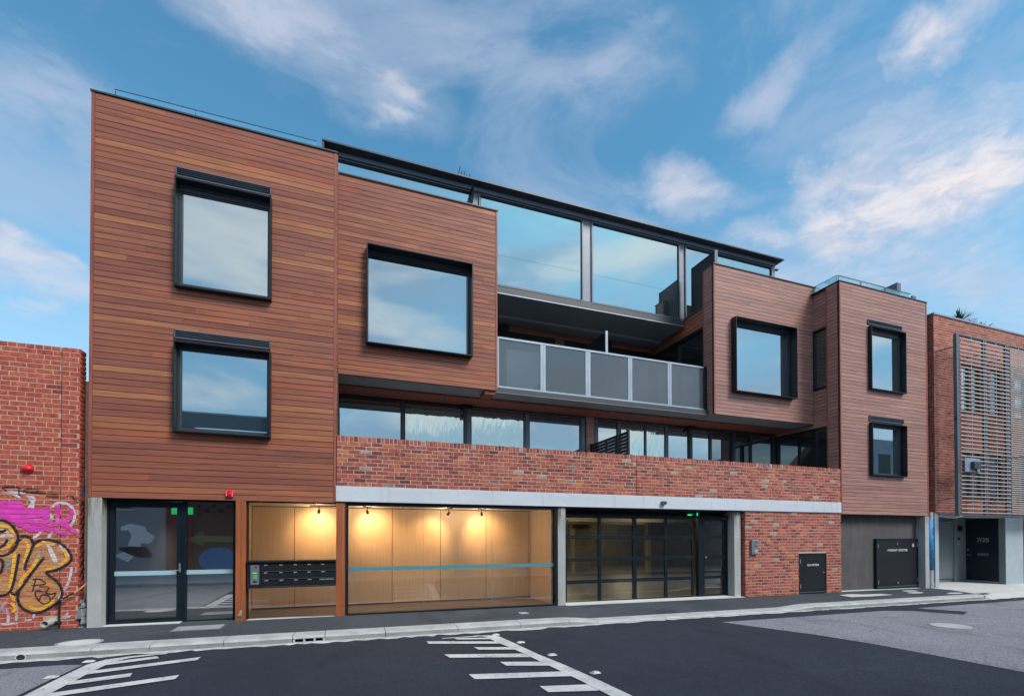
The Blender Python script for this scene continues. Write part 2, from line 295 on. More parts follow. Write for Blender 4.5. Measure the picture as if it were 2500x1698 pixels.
def clear_glass(name, tr, fac, tintg=(1, 1, 1), rough=0.0):
    m = bpy.data.materials.new(name); m.use_nodes = True; g = G(m); g.t.nodes.remove(g.b)
    t = g.n('ShaderNodeBsdfTransparent', {'Color': v4(tr)}); gl = g.n('ShaderNodeBsdfGlossy', {'Color': v4(tintg), 'Roughness': rough})
    lw = g.n('ShaderNodeFresnel', {'IOR': 1.45}).outputs[0]
    f = g.n('ShaderNodeMath', {0: g.mul(lw, .8), 1: fac}, operation='ADD'); f.use_clamp = True
    mxs = g.n('ShaderNodeMixShader', {0: f.outputs[0], 1: t.outputs[0], 2: gl.outputs[0]}); g.set(g.o, 'Surface', mxs.outputs[0])
    MATS[name] = m; return m
gc = clear_glass('shopfront_glass', (.96, .97, .96), .055)
gdoor = clear_glass('entrance_glass', (.84, .87, .88), .33)
ggar = clear_glass('garage_glass', (.80, .82, .78), .03)
grail = clear_glass('balustrade_glass', (.72, .93, .97), .03)
gbal = bpy.data.materials.new('tinted_balustrade'); gbal.use_nodes = True; g = G(gbal); g.t.nodes.remove(g.b)
t_ = g.n('ShaderNodeBsdfTransparent', {'Color': (.50, .54, .58, 1)}); d_ = g.n('ShaderNodeBsdfDiffuse', {'Color': (.15, .17, .19, 1)}); l_ = g.n('ShaderNodeBsdfGlossy', {'Color': (.9, .95, 1, 1), 'Roughness': .12})
m1 = g.n('ShaderNodeMixShader', {0: .42, 1: t_.outputs[0], 2: d_.outputs[0]}); m2 = g.n('ShaderNodeMixShader', {0: .07, 1: m1.outputs[0], 2: l_.outputs[0]}); g.set(g.o, 'Surface', m2.outputs[0])
# ================================================================== mesh helpers
class MB:
    def __init__(s): s.v = []; s.f = []; s.mi = []; s.cur = 0
    def face(s, pts):
        i = len(s.v); s.v += [tuple(p) for p in pts]; s.f.append(tuple(range(i, i+len(pts)))); s.mi.append(s.cur)
    def box(s, x0, x1, y0, y1, z0, z1):
        if x0 > x1: x0, x1 = x1, x0
        if y0 > y1: y0, y1 = y1, y0
        if z0 > z1: z0, z1 = z1, z0
        i = len(s.v); s.v += [(x0, y0, z0), (x1, y0, z0), (x1, y1, z0), (x0, y1, z0), (x0, y0, z1), (x1, y0, z1), (x1, y1, z1), (x0, y1, z1)]
        for q in ((0, 3, 2, 1), (4, 5, 6, 7), (0, 1, 5, 4), (1, 2, 6, 5), (2, 3, 7, 6), (3, 0, 4, 7)): s.f.append(tuple(i+k for k in q)); s.mi.append(s.cur)
        return s
    def hexa(s, p):   # 8 points, bottom loop then top loop
        i = len(s.v); s.v += [tuple(q) for q in p]
        for q in ((0, 3, 2, 1), (4, 5, 6, 7), (0, 1, 5, 4), (1, 2, 6, 5), (2, 3, 7, 6), (3, 0, 4, 7)): s.f.append(tuple(i+k for k in q)); s.mi.append(s.cur)
    def prism(s, poly, axis, a, b):  # poly in the other two axes
        def P(u, v, w): return {'x': (w, u, v), 'y': (u, w, v), 'z': (u, v, w)}[axis]
        n = len(poly); i = len(s.v); s.v += [P(u, v, a) for u, v in poly]+[P(u, v, b) for u, v in poly]
        s.f.append(tuple(range(i, i+n))); s.f.append(tuple(range(i+2*n-1, i+n-1, -1))); s.mi += [s.cur]*2
        for k in range(n): s.f.append((i+k, i+n+k, i+n+(k+1) % n, i+(k+1) % n)); s.mi.append(s.cur)
        return s
    def cyl(s, p0, p1, r, n=12, r1=None):
        p0, p1 = Vector(p0), Vector(p1); d = (p1-p0).normalized(); a = d.orthogonal().normalized(); b = d.cross(a); r1 = r if r1 is None else r1
        i = len(s.v)
        for p, q in ((p0, r), (p1, r1)):
            for k in range(n): t = 2*math.pi*k/n; s.v.append(tuple(p+a*math.cos(t)*q+b*math.sin(t)*q))
        s.f.append(tuple(range(i+n-1, i-1, -1))); s.f.append(tuple(range(i+n, i+2*n))); s.mi += [s.cur]*2
        for k in range(n): s.f.append((i+k, i+(k+1) % n, i+n+(k+1) % n, i+n+k)); s.mi.append(s.cur)
        return s
    def tube(s, pts, r, n=8):
        for a, b in zip(pts, pts[1:]): s.cyl(a, b, r, n)
        return s
    def build(s, name, mats, parent=None, smooth=False, bevel=0):
        me = bpy.data.meshes.new(name); me.from_pydata(s.v, [], s.f); me.update()
        if not isinstance(mats, (list, tuple)): mats = [mats]
        for m_ in mats: me.materials.append(m_)
        if len(mats) > 1: me.polygons.foreach_set('material_index', s.mi)
        b = bmesh.new(); b.from_mesh(me); bmesh.ops.recalc_face_normals(b, faces=b.faces); b.to_mesh(me); b.free()
        if smooth: me.polygons.foreach_set('use_smooth', [True]*len(me.polygons))
        o = bpy.data.objects.new(name, me); COL.objects.link(o)
        if bevel:
            md = o.modifiers.new('bevel', 'BEVEL'); md.width = bevel; md.segments = 2; md.limit_method = 'ANGLE'
        if parent: par(o, parent)
        return o
def wloc(p):
    v = p.location.copy(); q = p.parent
    return v
def par(o, p):
    o.parent = p
    if p.type == 'EMPTY' and p.parent is None: o.matrix_parent_inverse = Matrix.Translation(-p.location)
def B(name, m_, p, *bx, **k):
    b = MB()
    for q in bx: b.box(*q)
    return b.build(name, m_, p, **k)
def tag(o, label=None, cat=None, group=None, kind=None):
    if label: o['label'] = label
    if cat: o['category'] = cat
    if group: o['group'] = group
    if kind: o['kind'] = kind
    return o
def thing(name, loc, label, cat, group=None):
    o = bpy.data.objects.new(name, None); COL.objects.link(o); o.location = loc; o.empty_display_size = .2
    return tag(o, label, cat, group)
def text(s, size, p0, right, up, m_, name, parent, ext=.0015, align='LEFT'):
    cu = bpy.data.curves.new(name, 'FONT'); cu.body = s; cu.size = size; cu.extrude = ext; cu.align_x = align; cu.resolution_u = 3
    tmp = bpy.data.objects.new('tmp', cu); COL.objects.link(tmp)
    dg = bpy.context.evaluated_depsgraph_get(); me = bpy.data.meshes.new_from_object(tmp.evaluated_get(dg)); bpy.data.objects.remove(tmp); me.name = name
    r, u = Vector(right).normalized(), Vector(up).normalized(); n = r.cross(u)
    M = Matrix((r, u, n)).transposed().to_4x4(); M.translation = Vector(p0); me.transform(M)
    me.materials.clear(); me.materials.append(m_)
    o = bpy.data.objects.new(name, me); COL.objects.link(o); par(o, parent) if parent else None
    return o
def cut(a0, a1, z0, z1, holes):   # parts of the run a0..a1 in the band z0..z1 not covered by holes
    segs = [(a0, a1)]
    for h0, h1, k0, k1 in holes:
        if k1 <= z0+.004 or k0 >= z1-.004: continue
        out = []
        for s0, s1 in segs:
            if h1 <= s0 or h0 >= s1: out.append((s0, s1)); continue
            if h0 > s0: out.append((s0, h0))
            if h1 < s1: out.append((h1, s1))
        segs = out
    return segs
PITCH = 9.83-2.43; PITCH = PITCH/64
def cladding(parent, a0, a1, z0, z1, plane, face, holes=(), m_=None, axis='x', seed=1, thick=.02, trims=(1, 1), back=.05, zref=2.43):
    """horizontal shiplap boards; axis x: wall faces -Y at y=plane, axis y: wall faces -X at x=plane. face: +1/-1 outward sign along the normal (negative direction)."""
    rnd = random.Random(seed); mb = MB(); hs = []
    for h in holes: hs.append(h)
    def put(s0, s1, k0, k1, d0, d1):  # (uses the mb of the moment)
        if s1-s0 < .004 or k1-k0 < .004: return
        if axis == 'x': mb.box(s0, s1, plane+d0, plane+d1, k0, k1)
        else: mb.box(plane+d0, plane+d1, s0, s1, k0, k1)
    e0 = a0+(.055 if trims[0] else 0); e1 = a1-(.055 if trims[1] else 0)
    k = int(math.floor((z0-zref)/PITCH+1e-6))
    z = zref+k*PITCH
    while z < z1-.002:
        b0, b1 = max(z, z0), min(z+PITCH-.0105, z1)
        if b1 > b0+.01:
            # split band where a hole starts or ends inside it
            zs = sorted({b0, b1} | {q for h in hs for q in (h[2], h[3]) if b0 < q < b1})
            joints = []; x = e0+rnd.uniform(.4, 5.4)
            while x < e1: joints.append(x); x += rnd.uniform(2.1, 5.6)
            for q0, q1 in zip(zs, zs[1:]):
                for s0, s1 in cut(e0, e1, q0, q1, hs):
                    pts = [s0]+[j for j in joints if s0+.1 < j < s1-.1]+[s1]
                    for p0, p1 in zip(pts, pts[1:]): put(p0, p1-.0015, q0, q1, rnd.uniform(0, .0015), thick)
        z += PITCH
    o = mb.build('timber_cladding', m_ or wood, parent)
    # dark backing sheet
    mb = MB(); zs = sorted({z0, z1} | {q for h in hs for q in (h[2], h[3]) if z0 < q < z1})
    for q0, q1 in zip(zs, zs[1:]):
        for s0, s1 in cut(a0, a1, q0, q1, hs): put(s0, s1, q0, q1, thick*.5, thick+back)
    mb.build('wall_backing', inner, o)
    mb = MB()
    for k_, (t0, t1) in enumerate(((a0, a0+.052), (a1-.052, a1))):
        if trims[k_]: mb = MB(); put(t0, t1, z0, z1, -.006, thick); mb.build('corner_trim', woodtrim, o)
    return o
def bricks(mb, a0, a1, z0, rows, plane, axis='x', holes=(), seed=1, L=.228, H=.0735, J=.0125, soldier=False, depth=.05, jit=.003, pitch=None, sgn=1):
    rnd = random.Random(seed); P = pitch or (H+J); z = z0
    def brk(s0, s1, k0, k1):
        j = rnd.uniform(-jit, jit); c = .006; q = [rnd.uniform(-.0025, .0025) for _ in range(4)]
        s0 += q[0]; s1 += q[1]; k0 += q[2]*.6; k1 += q[3]*.6
        if s1-s0 < .02: return
        def P_(u, w, d): return (u, plane+sgn*d, w) if axis == 'x' else (plane+sgn*d, u, w)
        i = len(mb.v)
        mb.v += [P_(s0, k0, depth), P_(s1, k0, depth), P_(s1, k1, depth), P_(s0, k1, depth), P_(s0, k0, c+j), P_(s1, k0, c+j), P_(s1, k1, c+j), P_(s0, k1, c+j), P_(s0+c, k0+c, j), P_(s1-c, k0+c, j), P_(s1-c, k1-c, j), P_(s0+c, k1-c, j)]
        for q_ in ((0, 1, 5, 4), (1, 2, 6, 5), (2, 3, 7, 6), (3, 0, 4, 7), (4, 5, 9, 8), (5, 6, 10, 9), (6, 7, 11, 10), (7, 4, 8, 11), (8, 9, 10, 11)):
            mb.f.append(tuple(i+t for t in q_)); mb.mi.append(0)
    for r in range(rows):
        if soldier and r == rows-1:
            x = a0
            while x < a1-.02: w = rnd.uniform(.070, .082); brk(x, min(x+w, a1), z, z+.112+rnd.uniform(-.006, .004)); x += w+J
            break
        x = a0-(L+J)*(.5 if r % 2 else 0)-rnd.uniform(0, .012)
        while x < a1:
            w = L+rnd.uniform(-.006, .006)
            s0, s1 = max(x, a0), min(x+w, a1)
            if s1-s0 > .03:
                for q0, q1 in cut(s0, s1, z, z+H, holes):
                    if q1-q0 > .03: brk(q0, q1, z, z+H)
            x += w+J
        z += P
    return z
def ribbon(mb, pts, w, plane, axis='y', t=.001, sub=4):
    """smooth painted stroke in the x-z plane at y=plane"""
    P = [Vector(p) for p in pts]; Q = []
    n = len(P)
    for i in range(n-1):
        p0, p1, p2, p3 = P[max(0, i-1)], P[i], P[i+1], P[min(n-1, i+2)]
        for k in range(sub):
            s = k/sub
            Q.append(.5*((2*p1)+(-p0+p2)*s+(2*p0-5*p1+4*p2-p3)*s*s+(-p0+3*p1-3*p2+p3)*s**3))
    Q.append(P[-1]); Lf, Rt = [], []
    for i, q in enumerate(Q):
        d = (Q[min(i+1, len(Q)-1)]-Q[max(i-1, 0)]); d = d.normalized() if d.length > 1e-6 else Vector((1, 0)); nn = Vector((-d.y, d.x))
        e = .5 if i in (0, len(Q)-1) else 1
        Lf.append(q+nn*w*.5*e); Rt.append(q-nn*w*.5*e)
    def M_(p): return (p.x, plane, p.y) if axis == 'y' else ((plane, p.x, p.y) if axis == 'x' else (p.x, p.y, plane))
    i = len(mb.v); mb.v += [M_(p) for p in Lf]+[M_(p) for p in Rt]; k_ = len(Q)
    for a in range(k_-1): mb.f.append((i+a, i+a+1, i+k_+a+1, i+k_+a)); mb.mi.append(mb.cur)
def GZ(x): return .048-.0066*x
# ================================================================== ground, road, kerb (structure)
def struct(name, mb, m_, **k): o = mb.build(name, m_, None, **k); o['kind'] = 'structure'; return o
def sheet(name, polys, off, m_, kind='structure'):
    mb = MB()
    for poly in polys: mb.face([(x, y, GZ(x)+off) for x, y in poly])
    o = mb.build(name, m_)
    if kind: o['kind'] = kind
    return o
def dipx(x):   # driveway crossing: the kerb and the footpath edge sink here
    a = min(1, max(0, (x-4.3)/.75)); b = min(1, max(0, (11.1-x)/.9)); s = min(a, b); return .056*s*s*(3-2*s)
mb = MB()
mb.face([(-300, -300, GZ(-300)-.16-.0), (300, -300, GZ(300)-.16), (300, 300, GZ(300)-.16), (-300, 300, GZ(-300)-.16)])
struct('ground', mb, aspo)
mb = MB(); xs = [-40+i*4 for i in range(33)]
for a, b in zip(xs, xs[1:]): mb.face([(a, -8.6, GZ(a)-.1), (b, -8.6, GZ(b)-.1), (b, -1.9, GZ(b)-.1), (a, -1.9, GZ(a)-.1)])
struct('road', mb, asp)
# older, paler asphalt beside the new patch
sheet('road_old_surface', [[(7.54, -2.63), (7.76, -3.2), (8.2, -4.2), (8.42, -5.1), (8.5, -6.0), (8.56, -7.0), (8.6, -8.6), (60, -8.6), (60, -2.45), (19, -2.47), (13.88, -2.57), (10.06, -2.64)]], -.096, aspo)
sheet('road_old_surface', [[(-40, -8.6), (-3.5, -8.6), (-3.38, -5), (-3.36, -3.3), (-3.34, -2.56), (-3.6, -2.49), (-4.25, -2.5), (-40, -2.6)]], -.096, aspo)
sheet('road_patch', [[(12.3, -2.50), (13.34, -2.86), (13.80, -3.62), (14.45, -3.38), (13.88, -2.56), (13.6, -2.45)]], -.092, asp)
# cement slurry along the gutter
rnd = random.Random(3); mb = MB(); x = -12
while x < 19.6:
    w0 = 2.00+rnd.uniform(.05, .17)*(1.2 if x < 5 else .8); n = x+rnd.uniform(.06, .25)
    if x > -12: mb.face([(px_, -1.93, GZ(px_)-.094), (x, -1.93, GZ(x)-.094), (x, -w0, GZ(x)-.094), (px_, -pw, GZ(px_)-.094)])
    px_, pw = x, w0; x = n
struct('gutter', mb, slurry)
# footpath
mb = MB(); ys = [-1.575, -1.2, -.8, -.4, -.0, .35]
def PZ(x, y): return GZ(x)-dipx(x)*min(1, max(0, (-y-.7)/.87))
xs = [-14+.3*i for i in range(112)]
for a, b in zip(xs, xs[1:]):
    if b > 19.3: break
    for c, d in zip(ys, ys[1:]): mb.face([(a, c, PZ(a, c)), (b, c, PZ(b, c)), (b, d, PZ(b, d)), (a, d, PZ(a, d))])
struct('pavement', mb, aspf)
# concrete vehicle crossing in front of the right-hand neighbour
mb = MB()
nx = [18.3, 18.6, 19.2, 20.5, 23, 27, 34]
for a, b in zip(nx, nx[1:]):
    for c, d, zc, zd in ((-2.06, -1.5, -.092, -.03), (-1.5, -.2, -.03, .006), (-.2, 1.3, .006, .012)):
        if b <= 19.25 and d > -1.0:
            continue
        mb.face([(a, c, GZ(a)+zc), (b, c, GZ(b)+zc), (b, d, GZ(b)+zd), (a, d, GZ(a)+zd)])
mb.face([(18.55, -1.5, GZ(18.5)+.004), (19.2, -1.5, GZ(19)+.004), (19.2, .3, GZ(19.2)+.004), (19.1, -.6, GZ(19)+.004)])
struct('driveway', mb, concl)
# kerb, cast in lengths with open joints
KJ = [-14, -12.8, -11.6, -10.4, -9.2, -8.0, -6.9, -5.7, -4.6, -3.5, -2.78, -1.8, -.8, -.3, .7, 2.0, 3.25, 4.3, 4.95, 5.85, 6.65, 7.5, 8.7, 10.05, 11.12, 12.4, 13.6, 14.5, 15.4, 16.2, 17.1, 17.65, 18.1]
mb = MB(); J_ = .006
for a, b in zip(KJ, KJ[1:]):
    n = max(1, int((b-a)/.25)); pit = abs(a+.8) < .01
    for k in range(n):
        x0 = a+J_+(b-a-2*J_)*k/n; x1 = a+J_+(b-a-2*J_)*(k+1)/n
        def prof(x):
            g = GZ(x); d = dipx(x); h0 = g-d
            zf = g-.115 if not pit else h0-.038
            return [(x, -1.575, h0+.003), (x, -1.90, h0+.001), (x, -1.945, h0-.008), (x, -1.968, h0-.03), (x, -1.99, zf), (x, -1.575, zf)]
        p, q = prof(x0), prof(x1)
        for i in range(6):
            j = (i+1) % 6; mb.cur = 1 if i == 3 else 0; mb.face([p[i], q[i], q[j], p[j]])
        mb.cur = 0
        if k == 0: mb.face(p)
        if k == n-1: mb.face(q[::-1])
    if pit:
        g = GZ(a)
        for s in (a+.01, a+.165, a+.325, a+.47): mb.box(s, s+.03, -1.985, -1.6, g-.115, g-.0375)
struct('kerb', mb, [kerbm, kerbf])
# kerb nose turning into the driveway
mb = MB(); g = GZ(18.2)
prev = None
for k in range(7):
    t = math.radians(90*k/6); c, s = math.cos(t), math.sin(t)
    cur = [(18.1+.40*s+.0, -1.575-.40*c, g+.0), (18.1+.42*s, -1.575-.415*c, g-.115)]
    if prev: mb.face([prev[0], cur[0], (18.1, -1.575, g+.003)]); mb.face([prev[0], cur[0], cur[1], prev[1]])
    prev = cur
struct('kerb_nose', mb, kerbm)
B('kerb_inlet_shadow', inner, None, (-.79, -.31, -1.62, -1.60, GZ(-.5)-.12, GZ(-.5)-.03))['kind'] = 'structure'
# pale thresholds at the foot of the openings
mb = MB(); TH = ((5.18, 10.82, -.07, .34, .006, .02), (14.86, 18.9, .12, .30, .005, .014), (-4.15, -2.95, .03, .26, .004, .012), (-1.82, -.16, .02, .2, .003, .010))
for a, b, c, d, e, f in TH:
    mb.hexa([(a, c, GZ(a)-.02), (b, c, GZ(b)-.02), (b, d, GZ(b)-.02), (a, d, GZ(a)-.02), (a, c, GZ(a)+e), (b, c, GZ(b)+e), (b, d, GZ(b)+f), (a, d, GZ(a)+f)])
struct('threshold', mb, concl)
# painted hatching
def marking(polys, lab): 
    o = sheet('road_marking', polys, -.088, mark); return o
def strip(pts_o, pts_i): return [[pts_o[i], pts_o[i+1], pts_i[i+1], pts_i[i]] for i in range(len(pts_o)-1)]
marking(strip([(-3.31, -5.2), (-3.28, -3.93), (-3.29, -3.15), (-3.28, -2.6), (-3.17, -2.36), (-2.92, -2.24), (-2.48, -2.19)], [(-3.08, -5.2), (-3.06, -3.93), (-3.05, -3.15), (-3.03, -2.62), (-3.0, -2.50), (-2.86, -2.34), (-2.48, -2.24)])
        + [[(-3.03, -2.52), (-2.56, -2.36), (-2.49, -2.50), (-3.04, -2.72)], [(-3.05, -2.98), (-1.95, -2.61), (-1.95, -2.79), (-3.06, -3.17)],
           [(-3.06, -3.44), (-2.54, -3.27), (-2.50, -3.45), (-3.07, -3.63)], [(-3.07, -3.92), (-1.95, -3.55), (-1.94, -3.74), (-3.07, -4.12)], [(-3.07, -4.42), (-2.5, -4.22), (-2.48, -4.42), (-3.07, -4.62)]], 'l')
RO = [(2.20, -2.37), (2.45, -2.42), (2.60, -2.58), (2.68, -3.21), (2.76, -3.99), (2.88, -4.7), (2.97, -5.47), (3.02, -6.04), (3.10, -7.2)]
RI = [(2.20, -2.43), (2.36, -2.56), (2.41, -2.95), (2.50, -3.42), (2.58, -3.99), (2.67, -4.75), (2.75, -5.45), (2.79, -5.97), (2.86, -7.2)]
marking(strip(RO, RI)+[[(1.6, -2.41), (2.35, -2.42), (2.36, -2.49), (1.62, -2.46)], [(1.81, -2.48), (1.83, -2.60), (2.40, -2.76), (2.38, -2.62)], [(1.31, -2.58), (1.32, -2.78), (2.44, -3.14), (2.41, -2.95)],
                       [(1.96, -3.25), (1.99, -3.44), (2.53, -3.61), (2.50, -3.42)], [(1.42, -3.57), (1.46, -3.79), (2.59, -4.12), (2.56, -3.89)], [(2.08, -4.24), (2.10, -4.46), (2.66, -4.64), (2.64, -4.41)],
                       [(1.51, -4.69), (1.53, -4.92), (2.72, -5.18), (2.69, -4.95)], [(2.18, -5.43), (2.19, -5.66), (2.77, -5.80), (2.75, -5.55)], [(1.6, -5.95), (1.61, -6.15), (2.80, -6.4), (2.79, -6.2)]], 'r')
# raised reflective studs
def stud(x, y, label):
    mb = MB(); z = GZ(x)-.092; P = [(-.06, -.05), (.06, -.05), (.075, 0), (.06, .05), (-.06, .05), (-.075, 0)]; Q = [(a*.6, b*.6) for a, b in P]
    i = len(mb.v); mb.v += [(x+a, y+b, z) for a, b in P]+[(x+a, y+b, z+.018) for a, b in Q]
    mb.f.append(tuple(range(i+6, i+12))); mb.mi.append(0)
    for k in range(6): mb.f.append((i+k, i+(k+1) % 6, i+6+(k+1) % 6, i+6+k)); mb.mi.append(0)
    tag(mb.build('road_stud', mark), label, 'road stud', 'white studs beside the hatched road markings')
for x, y, l in ((-3.34, -2.41, 'white road stud beside the left hatching, nearest the kerb'), (-3.40, -3.17, 'white road stud beside the left hatching on old grey asphalt'),
                (2.59, -2.44, 'white road stud at the kerb end of the right hatching'), (2.80, -3.16, 'second white road stud from the kerb beside the right hatching'),
                (2.95, -4.10, 'third white road stud from the kerb beside the right hatching'), (3.09, -5.14, 'white road stud beside the right hatching, nearest the viewer')): stud(x, y, l)
# covers let into the footpath and road
def disc(name, x, y, rx, ry, off, m_, label, cat, ringm=None, group=None):
    n = 28; z = lambda a: GZ(a)+off
    mb = MB(); mb.face([(x+rx*.9*math.cos(2*math.pi*k/n), y+ry*.9*math.sin(2*math.pi*k/n), z(x)+.007) for k in range(n)])
    for k in range(n):
        a, b = 2*math.pi*k/n, 2*math.pi*(k+1)/n; ca, sa, cb, sb = math.cos(a), math.sin(a), math.cos(b), math.sin(b)
        mb.cur = 1; mb.face([(x+rx*.93*ca, y+ry*.93*sa, z(x)+.009), (x+rx*ca, y+ry*sa, z(x)+.009), (x+rx*cb, y+ry*sb, z(x)+.009), (x+rx*.93*cb, y+ry*.93*sb, z(x)+.009)])
        mb.cur = 0; mb.face([(x+rx*ca, y+ry*sa, z(x)+.009), (x+rx*ca, y+ry*sa, z(x)-.01), (x+rx*cb, y+ry*sb, z(x)-.01), (x+rx*cb, y+ry*sb, z(x)+.009)])
    tag(mb.build(name, [m_, ringm or dkgrey]), label, cat, group)
disc('manhole_cover', -3.86, -1.42, .29, .24, 0, concl, 'round pale concrete cover in the footpath by the brick wall', 'manhole cover', conc)
disc('manhole_cover', 11.75, -4.45, .40, .36, -.098, conc, 'large round concrete manhole in the grey road surface', 'manhole cover', aspo)
disc('service_cover', 17.40, -.38, .32, .13, 0, concl, 'oval concrete patch in the footpath below the black double cabinet, nearer the wall', 'cover', conc)
disc('service_cover', 16.98, -.78, .34, .12, 0, concl, 'oval concrete patch in the footpath below the black double cabinet, nearer the kerb', 'cover', conc)
disc('service_cover', 18.05, -1.25, .34, .12, 0, concl, 'pale cover in the footpath beside the kerb nose at the driveway', 'cover', conc)
mb = MB(); mb.face([(x, y, GZ(x)+.004) for x, y in ((14.0, -.50), (13.83, -.98), (14.6, -1.02), (15.7, -.95), (15.55, -.66), (14.9, -.62), (14.62, -.43))])
tag(mb.build('concrete_patch', concl), 'ragged pale concrete patch in the footpath below the charcoal wall', 'patch')
t = B('floor_tile', kerbm, None, (3.66, 3.84, -.92, -.70, GZ(3.7)-.02, GZ(3.7)+.006)); tag(t, 'small square pale cover in the footpath before the big lit window', 'cover')
# patterned pit lid at the entrance
g = GZ(-2.5); t = thing('pit_lid', (-2.47, -.62, g), 'oblong patterned steel pit lid before the glass entrance doors', 'pit lid')
mb = MB(); mb.box(-2.86, -2.07, -.86, -.38, g-.03, g+.008); mb.build('frame', steel, t)
mb = MB()
for k in range(15): mb.box(-2.82+k*.049, -2.795+k*.049, -.83, -.41, g+.008, g+.0135)
mb.build('lid_ribs', conc, t)
# stormwater outlet in the kerb
mb = MB(); g = GZ(-4.28)
for k in range(16):
    a, b = 2*math.pi*k/16, 2*math.pi*(k+1)/16
    mb.face([(-4.28+.05*math.cos(a), -2.0, g-.058+.04*math.sin(a)), (-4.28+.066*math.cos(a), -2.0, g-.058+.053*math.sin(a)), (-4.28+.066*math.cos(b), -2.0, g-.058+.053*math.sin(b)), (-4.28+.05*math.cos(b), -2.0, g-.058+.04*math.sin(b))])
mb.cur = 1; mb.face([(-4.28+.052*math.cos(2*math.pi*k/16), -1.996, g-.058+.042*math.sin(2*math.pi*k/16)) for k in range(16)])
tag(mb.build('drain_outlet', [kerbm, inner]), 'round stormwater outlet hole in the kerb face at far left', 'drain outlet')
# ================================================================== the apartment building
bd = thing('apartment_building', (5, 0, 0), 'three storey apartment block clad in red timber boards over brick and glass', 'building')
# --- solid cores
for q in ((-4.33, -.20, .18, 9, 2.43, 9.78), (-.14, 3.69, 1.16, 8, 5.50, 8.99), (11.1, 14.95, 1.16, 9, 5.50, 8.99), (15.04, 19.05, .30, 9, 2.42, 9.78)): B('core_wall', inner, bd, q)
# --- timber clad volumes
HW = .04
def box_window(x0, x1, z0, z1, Y, prot, pane, glassm=gm, louvre=None, lab=None, dp=.10):
    t = .022
    mb = MB(); yb = Y+.13
    mb.box(x0, x1, Y-prot, yb, z1-t, z1).box(x0, x1, Y-prot, yb, z0, z0+t).box(x0, x0+t, Y-prot, yb, z0+t, z1-t).box(x1-t, x1, Y-prot, yb, z0+t, z1-t)
    w = mb.build('window', blackm, bd)
    if lab: w['label'] = lab
    a, b, c, d = pane; mb = MB(); s = .03
    mb.box(x0+t, x1-t, Y+dp-.04, Y+.128, d+s, z1-t).box(x0+t, x1-t, Y+dp-.04, Y+.128, z0+t, c-s).box(x0+t, a-s, Y+dp-.04, Y+.128, c-s, d+s).box(b+s, x1-t, Y+dp-.04, Y+.128, c-s, d+s)
    mb.box(a-s, b+s, Y+dp-.018, Y+.127, d, d+s).box(a-s, b+s, Y+dp-.018, Y+.127, c-s, c).box(a-s, a, Y+dp-.018, Y+.127, c, d).box(b, b+s, Y+dp-.018, Y+.127, c, d)
    mb.box(x0+t, x1-t, Y+dp-.062, Y+dp-.042, z1-t-.045, z1-t)
    mb.build('frame', dkgrey, w)
    B('pane', glassm, w, (a, b, Y+dp, Y+dp+.012, c, d))
    if louvre:
        l0, l1, m0, m1 = louvre; mb = MB(); f = .016
        mb.box(l0, l1, Y-.035, Y+.01, m1-f, m1).box(l0, l1, Y-.035, Y+.01, m0, m0+f).box(l0, l0+f, Y-.035, Y+.01, m0, m1).box(l1-f, l1, Y-.035, Y+.01, m0, m1)
        n = 4
        for k in range(n):
            zc = m0+f+(m1-m0-2*f)*(k+.5)/n
            mb.hexa([(l0+f, Y-.034, zc-.014), (l1-f, Y-.034, zc-.014), (l1-f, Y-.004, zc+.002), (l0+f, Y-.004, zc+.002), (l0+f, Y-.034, zc-.010), (l1-f, Y-.034, zc-.010), (l1-f, Y-.004, zc+.006), (l0+f, Y-.004, zc+.006)])
        mb.box(l0+f, l1-f, Y-.003, Y+.012, m0+f, m1-f)
        mb.build('vent_grille', slate, w)
    return w
h1 = (-3.035, -1.39, 6.45, 8.52); h2 = (-3.035, -1.39, 3.69, 5.41)
cladding(bd, -4.36, -.16, 2.43, 9.83, 0, -1, holes=[h1, h2], seed=11)
box_window(*h1, 0, .14, (-2.968, -1.484, 6.60, 8.354), louvre=(-3.045, -1.41, 8.60, 8.78))
box_window(*h2, 0, .14, (-2.975, -1.484, 3.815, 5.305), louvre=(-3.05, -1.41, 5.49, 5.655))
h3 = (.48, 3.02, 6.21, 8.53)
cladding(bd, -.155, 3.72, 5.48, 10.13, .98, -1, holes=[h3], seed=12, trims=(0, 1), zref=5.48)
box_window(*h3, .98, .21, (.533, 2.955, 6.335, 8.43))
h4 = (11.40, 13.95, 6.21, 8.53)
cladding(bd, 10.72, 15.02, 5.49, 10.13, .98, -1, holes=[h4], seed=13, trims=(1, 0), zref=5.48, m_=woodp)
box_window(*h4, .98, .21, (11.46, 13.84, 6.335, 8.43))
h5 = (16.12, 17.82, 6.50, 8.57); h6 = (16.13, 17.82, 3.70, 5.42)
cladding(bd, 14.82, 19.10, 2.41, 9.83, 0, -1, holes=[h5, h6], seed=14, m_=woodp)
box_window(*h5, 0, .12, (16.20, 17.66, 6.62, 8.38), louvre=(16.10, 17.76, 8.65, 8.80))
box_window(*h6, 0, .12, (16.21, 17.66, 3.81, 5.30), louvre=(16.12, 17.80, 5.49, 5.65))
# right-hand return of the tall left volume, facing the street gap
mb = MB(); z = 2.43; rnd = random.Random(77)
while z < 9.82: mb.box(-.162, -.142+rnd.uniform(0, .001), .024, .975, z, min(z+PITCH-.0105, 9.83)); z += PITCH
mb.build('timber_cladding', wood, bd)
